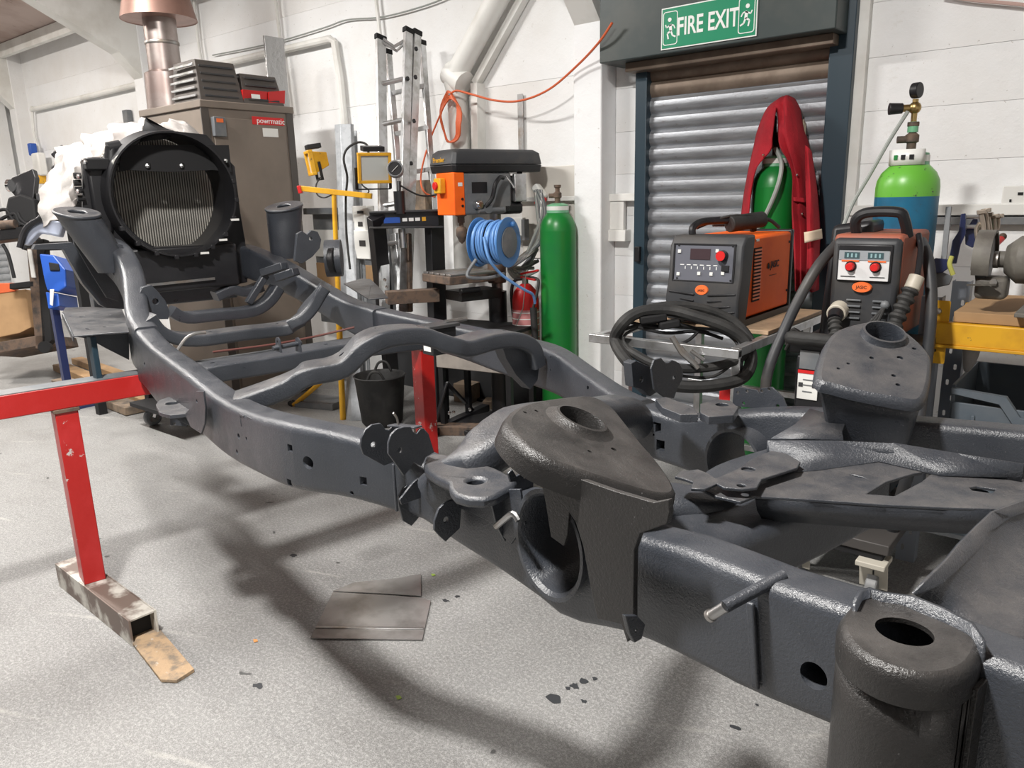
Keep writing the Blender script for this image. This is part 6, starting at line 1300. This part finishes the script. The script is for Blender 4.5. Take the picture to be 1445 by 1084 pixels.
# grinder
gp = D(1400, 395, 3.05)
t = thing('bench_grinder', 'grimy double ended bench grinder on top of the racking', 'grinder', (-.215, 3.30, 1.042))
I4 = Matrix.Rotation(R(0), 4, 'Z'); GM = mat('grimy_grinder_grey', (.15, .14, .12), .6, c2=(.09, .08, .07), vs=9)
a = MB(); a.cyl((-.13, 0, .19), (.3, 0, .19), .085, n=32); a.cyl((-.17, 0, .19), (-.13, 0, .19), .05, .085, 28); a.build('motor_body', GM, t, bev=.006)
MB().cyl((-.2, 0, .19), (-.17, 0, .19), .03, n=18).build('wheel_boss', GM, t)
for x in (-.235,):
    a = MB(); a.lathe([(.001, -.017), (.088, -.017), (.092, -.01), (.092, .01), (.088, .017), (.001, .017)], (0, 0, 0), 36, frame3((x, 0, .19), (0, 1, 0), (0, 0, 1))); a.build('grinding_wheel', DGREY, t)
    a = MB(); pts = arc((0, 0), .105, 10, 210, 16); out = pts+[(p[0]*.9, p[1]*.9) for p in reversed(pts)]; a.plate(out, (), .055, frame3((x, 0, .19), (0, 1, 0), (0, 0, 1))); a.plate(arc((0, 0), .1, -30, 200, 16), (), .003, frame3((x-.028, 0, .19), (0, 1, 0), (0, 0, 1)) @ Matrix.Diagonal((.0001+1, 1, 1, 1))); 
    a.v = a.v[:]; a.build('wheel_guard', GM, t)
    MB().bar((x-.02, -.06, .1), (x+.04, -.13, .11), .05, .006).build('tool_rest', GM, t)
    MB().cyl((x+.03, -.02, .19), (x+.045, -.02, .19), .03, n=16).build('arbor_nut', STEEL, t)
MB().box((-.2, -.02, .09), (.1, .1, .08)).build('lower_guard', GM, t, bev=.015)
MB().cyl((-.19, -.075, .115), (-.19, -.085, .115), .012, n=10).build('clamp_bolt', STEEL, t)
MB().box((.07, -.079, .2), (.1, .014, .075)).build('rating_plate', mat('worn_label', (.62, .55, .5), .5, c2=(.25, .2, .18), vs=40), t, bev=.001)
MB().box((.08, -.0, .06), (.2, .16, .1)).build('pedestal', GM, t, bev=.01); MB().box((.06, -.01, .008), (.34, .24, .016)).build('base_plate', GM, t, bev=.003)
text('lettering', 'CLARKE', .022, frame3((-.02, -.132, .009), (1, 0, 0), (0, .2, 1)), mat('old_gold_print', (.3, .25, .1), .6), t, .0008)
for k in range(6): a = MB(); a.tube([(-.04+.0*k+.0, -.09-.006*(k % 2), .03+.014*k), (.1, -.11-.006*(k % 2), .025+.015*k), (.24, -.095, .03+.014*k)], .008, 8); a.build('wrapped_flex', HOSE if k % 2 else DGREY, t)
MB().box((.06, -.115, .065), (.04, .02, .03)).build('flex_clip', WHTP, t, bev=.003)
# clamps and hand tools behind the grinder
gz = 1.042
def rod(n, l, a, b, wd, hh, m, cat='clamp', g=None, bev=.002):
    a, b = V(a), V(b); mb = MB(Matrix.Translation(-a)); mb.bar(a, b, wd, hh, (0, 1, 0)); o = mb.build(n, m, bev=bev); o.location = a; tag(o, l, cat, g); return o
t = thing('sash_clamp', 'upright grey bar clamp standing left of the bench grinder', 'clamp', tuple(D(1333, 365, 3.1))); I = inv(t)
MB(I).bar(D(1332, 366, 3.1), D(1339, 292, 3.1), .02, .012, (0, 1, 0)).build('bar', GREYP, t, bev=.001); a = MB(I); a.loft([[D(x, y, 3.08) for x, y in ((1310, 372), (1320, 364), (1338, 366), (1342, 376), (1330, 385), (1316, 386))], [D(x, y, 3.14) for x, y in ((1310, 372), (1320, 364), (1338, 366), (1342, 376), (1330, 385), (1316, 386))]]); a.build('blue_jaw', ROSE, t, bev=.004)
a = MB(I); a.loft([[D(x, y, 3.10) for x, y in ((1308, 386), (1330, 384), (1345, 390), (1340, 402), (1322, 406), (1312, 398))], [D(x, y, 3.16) for x, y in ((1308, 386), (1330, 384), (1345, 390), (1340, 402), (1322, 406), (1312, 398))]]); a.build('grey_jaw', GREYP, t, bev=.004)
t = thing('blue_clamp', 'dark blue F clamp head rising behind the grinding wheel', 'clamp', tuple(D(1355, 370, 3.2))); I = inv(t)
a = MB(I); px = [(1356, 302), (1363, 301), (1363, 330), (1356, 345), (1350, 372), (1338, 372), (1344, 340), (1353, 326)]; a.loft([[D(x, y, 3.2) for x, y in px], [D(x, y, 3.24) for x, y in px]]); a.build('clamp_frame', ROSE, t, bev=.003)
MB(I).cyl(D(1362, 306, 3.2), D(1388, 306, 3.22), .009, n=10).build('screw', STEEL, t); MB(I).cyl(D(1362, 320, 3.2), D(1380, 320, 3.22), .009, n=10).build('screw', STEEL, t)
a = MB(I); px = [(1373, 309), (1380, 309), (1380, 345), (1372, 350), (1362, 345), (1362, 326)]; a.loft([[D(x, y, 3.23) for x, y in px], [D(x, y, 3.27) for x, y in px]]); a.build('second_frame', ROSE, t, bev=.003)
for i, (a_, b_) in enumerate((((1382, 352), (1384, 300)), ((1386, 352), (1390, 298)), ((1391, 350), (1393, 304)), ((1392, 352), (1402, 306)), ((1396, 340), (1408, 306)))):
    t = thing('locking_pliers', ['locking pliers nearest the clamp, upright, jaws up', 'second upright locking pliers with T shaped top', 'third upright locking pliers in the middle of the bunch', 'fourth locking pliers, leaning slightly right', 'rightmost locking pliers with a curved handle'][i], 'pliers', tuple(D(*a_, 3.05)), 0, 'locking pliers behind the grinder')
    I = inv(t); p, q = D(*a_, 3.0+.03*i), D(*b_, 3.0+.03*i); md = p.lerp(q, .5)
    PL = mat('worn_pliers_%d' % i, (.4, .34, .28), .45, .8)
    MB(I).tube(catmull([p, md+V((.012, 0, 0)), q], 4), .009, 8).build('handle', PL, t); MB(I).tube(catmull([p, md-V((.014, 0, 0)), q-V((.0, 0, .04))], 4), .007, 8).build('lever', PL, t); MB(I).bar(q-V((.012, 0, 0)), q+V((.02, 0, .005)), .03, .016).build('jaw', PL, t, bev=.002)
t = thing('red_screwdriver', 'red handled lever leaning behind the grinder motor', 'tool', tuple(D(1400, 350, 3.3))); I = inv(t); MB(I).cyl(D(1395, 352, 3.2), D(1413, 337, 3.25), .016, .014).build('grip', REDP, t); MB(I).ball(D(1415, 334, 3.25), .016, 10).build('knob_end', RUST, t)
t = thing('yellow_dust_clip', 'yellow and black spring clip beside the grinding wheel', 'clip', tuple(D(1342, 375, 2.98))); MB(inv(t)).tube(catmull([D(1343, 362, 2.97), D(1340, 372, 2.97), D(1342, 380, 2.97), D(1345, 388, 2.97)], 4), .009, 8).build('clip_body', mat('lime_clip', (.5, .5, .12), .6), t)
# grey bins under the racking
for i, (zb, zt, l) in enumerate(((.52, .76, 'grey plastic stacking bin on the upper level of the racking'), (.16, .42, 'grey plastic stacking bin on the lowest racking shelf'))):
    t = thing('storage_bin', l, 'bin', (-.12, 3.5, zb)); hb2 = zt-zb
    a = MB(); pr = [(-.36, 0), (.36, 0), (.38, hb2), (-.38, hb2)]
    for s in ((-.375, 0, .012, .5), (.375, 0, .012, .5)): a.box((s[0], 0, hb2/2), (.012, .5, hb2))
    a.box((0, -.25, hb2*.36), (.75, .012, hb2*.72)); a.box((0, .25, hb2/2), (.75, .012, hb2)); a.box((0, 0, .006), (.75, .5, .012)); a.build('shell', BINM, t, bev=.002)
    a = MB(); a.plate([(-.38, hb2-.01), (-.2, hb2-.02), (-.15, hb2-.09), (.38, hb2-.1), (.38, hb2-.13), (-.17, hb2-.12), (-.22, hb2-.05), (-.38, hb2-.03)], (), .03, frame3((0, -.262, 0), (1, 0, 0), (0, 0, 1))); a.build('stacking_rim', BINM, t, bev=.002)
    for s in (-.3, 0, .3): MB().box((s, -.26, hb2*.3), (.012, .012, hb2*.5)).build('rib', BINM, t, bev=.002)
t = thing('rag_bundle', 'pale crumpled rag hanging inside the racking beside the upright', 'rag', (-.50, 3.40, .76))
MB(inv(t)).loft([[V((-.52, 3.36, .92)), V((-.44, 3.34, .92)), V((-.42, 3.44, .92)), V((-.52, 3.46, .92))], [V((-.50, 3.36, .84)), V((-.45, 3.36, .83)), V((-.44, 3.42, .83)), V((-.5, 3.44, .84))], [V((-.5, 3.39, .78)), V((-.48, 3.39, .77)), V((-.47, 3.42, .77)), V((-.49, 3.43, .78))]]).build('rag_cloth', CLOTH, t, sub=2)
# ---------------------------------------------------------------- floor clutter behind the chassis
tb = atz(540, 597, 0)
t = thing('rubber_tub', 'black flexible rubber tub with loop handles on the floor behind the arch', 'tub', (tb.x, tb.y, 0))
MB().lathe([(.001, 0), (.125, 0), (.14, .02), (.17, .33), (.178, .34), (.172, .345), (.163, .33), (.132, .03), (.001, .02)], n=36, caps=False).build('tub_body', RUB, t)
for s in (-1, 1):
    a = MB(); q = R(-50) if s < 0 else R(130); a.tube(catmull([(.165*math.cos(q+d), .165*math.sin(q+d), .335+zz) for d, zz in ((-.35, 0), (-.2, .05), (0, .065), (.2, .05), (.35, 0))], 4), .009, 8); a.build('loop_handle', RUB, t)
def blk(n, l, x, y, d, m, rz=0, cat='block', z0=0):
    p = atz(x, y, 0); o = MB().box((0, 0, d[2]/2), d).build(n, m, bev=.003); o.location = (p.x, p.y, z0); o.rotation_euler = (0, 0, rz); return tag(o, l, cat)
blk('concrete_block', 'flat grey block on the floor left of the rubber tub', 455, 572, (.34, .22, .05), GREYP, .3)
blk('timber_block', 'pale square timber block on the floor right of the press foot', 660, 565, (.16, .14, .14), DWOOD, .2)
blk('timber_block', 'low wooden block near the racking leg behind the arch', 697, 575, (.14, .12, .06), DWOOD, .5)
blk('chipboard_offcut', 'pale chipboard offcut on the floor under the near turret', 725, 640, (.5, .3, .02), WOOD, .3)
blk('steel_runner', 'long brown steel channel lying on the floor before the press', 650, 612, (.6, .1, .06), RUST, .55, 'channel')
blk('grey_mat', 'dark flat mat on the floor at the wall behind the tub', 690, 560, (.6, .3, .02), BLKM, 0, 'mat')
p = atz(1090, 775, 0)
t = thing('transmission_jack', 'black steel bracket assembly on the floor under the tray panel', 'jack', (p.x, p.y, 0)); t.rotation_euler.z = .4
MB().box((0, 0, .1), (.22, .25, .2)).build('body', BLKM, t, bev=.01); MB().bar((-.12, -.14, .03), (.1, -.16, .01), .03, .02).build('bright_foot', STEEL, t); MB().cyl((0, 0, .2), (0, 0, .3), .05).build('ram', BLK, t)
p = atz(217, 600, 0)
t = thing('castor_dolly', 'small chrome castor wheel of a dolly seen past the near rail', 'castor', (p.x, p.y, 0))
MB().cyl((-.02, 0, .06), (.02, 0, .06), .06, n=24).build('wheel', GREYP, t, bev=.008); MB().cyl((-.024, 0, .06), (.024, 0, .06), .035, n=20).build('hub', CHROME, t)
for s in (-1, 1): MB().bar((s*.028, 0, .06), (s*.028, .04, .14), .03, .005).build('fork', CHROME, t)
MB().box((.2, .1, .16), (.6, .4, .03)).build('dolly_plate', BLKM, t, bev=.003)

o = MB().box((-3.75, WY-.012, .17), (1.85, .02, .34)).build('baseboard_back', mat('black_skirting_paint', (.025, .026, .028), .6), smooth=False); struct(o)

# ---------------------------------------------------------------- sub-parts go under the part built just before them
SUBS = {'lamp_body': ('lamp_frame', 'lamp_glass', 'heat_sink', 'lamp_yoke'), 'control_panel': ('panel_rim', 'display', 'push_button', 'screw', 'print_mark', 'dial', 'red_dial_cap', 'usb_flap', 'grey_strip', 'digit', 'orange_stripe', 'dial_scale', 'knob', 'print_line'),
 'gauge_case': ('gauge_dial', 'gauge_needle'), 'turret_top': ('turret_skirt', 'turret_collar', 'turret_flare'), 'orange_cover': ('side_louvre', 'flame_mark', 'white_sticker'), 'castor_plate': ('castor_fork', 'castor_wheel'),
 'figure_frame': ('running_figure',), 'louvre_head': ('louvre_blade',), 'head_beam': ('blue_badge', 'white_print', 'yellow_triangle'), 'switch_panel': ('switch_guard', 'stop_button', 'white_sticker'), 'drill_table': ('table_rib',),
 'rear_mount_top': ('rear_mount_rim', 'weld_bead'), 'spec_label': ('red_band', 'print_mark', 'print_line'), 'beam_connector': ('bolt',), 'fan_shroud': ('shroud_tab', 'pale_tag'), 'shroud_flap': ('clip',), 'brand_plate': ('lettering',), 'control_box': ('orange_tab',), 'badge': ('lettering',), 'motor_body': ('rating_plate',), 'wrapped_flex': ('flex_clip',), 'stile': ('end_cap',)}
last = {}
for o in ORDER:
    try: par = o.parent
    except ReferenceError: continue
    if not par or par.type != 'EMPTY': continue
    nm = o.name.split('.')[0]; key = par.name
    if nm in SUBS: last[(key, nm)] = o
    for p, kids in SUBS.items():
        if nm in kids and (key, p) in last and last[(key, p)] is not o:
            cand = [q for q in SUBS if nm in SUBS[q] and (key, q) in last]
            q = max(cand, key=lambda z: ORDER.index(last[(key, z)])); o.parent = last[(key, q)]; break
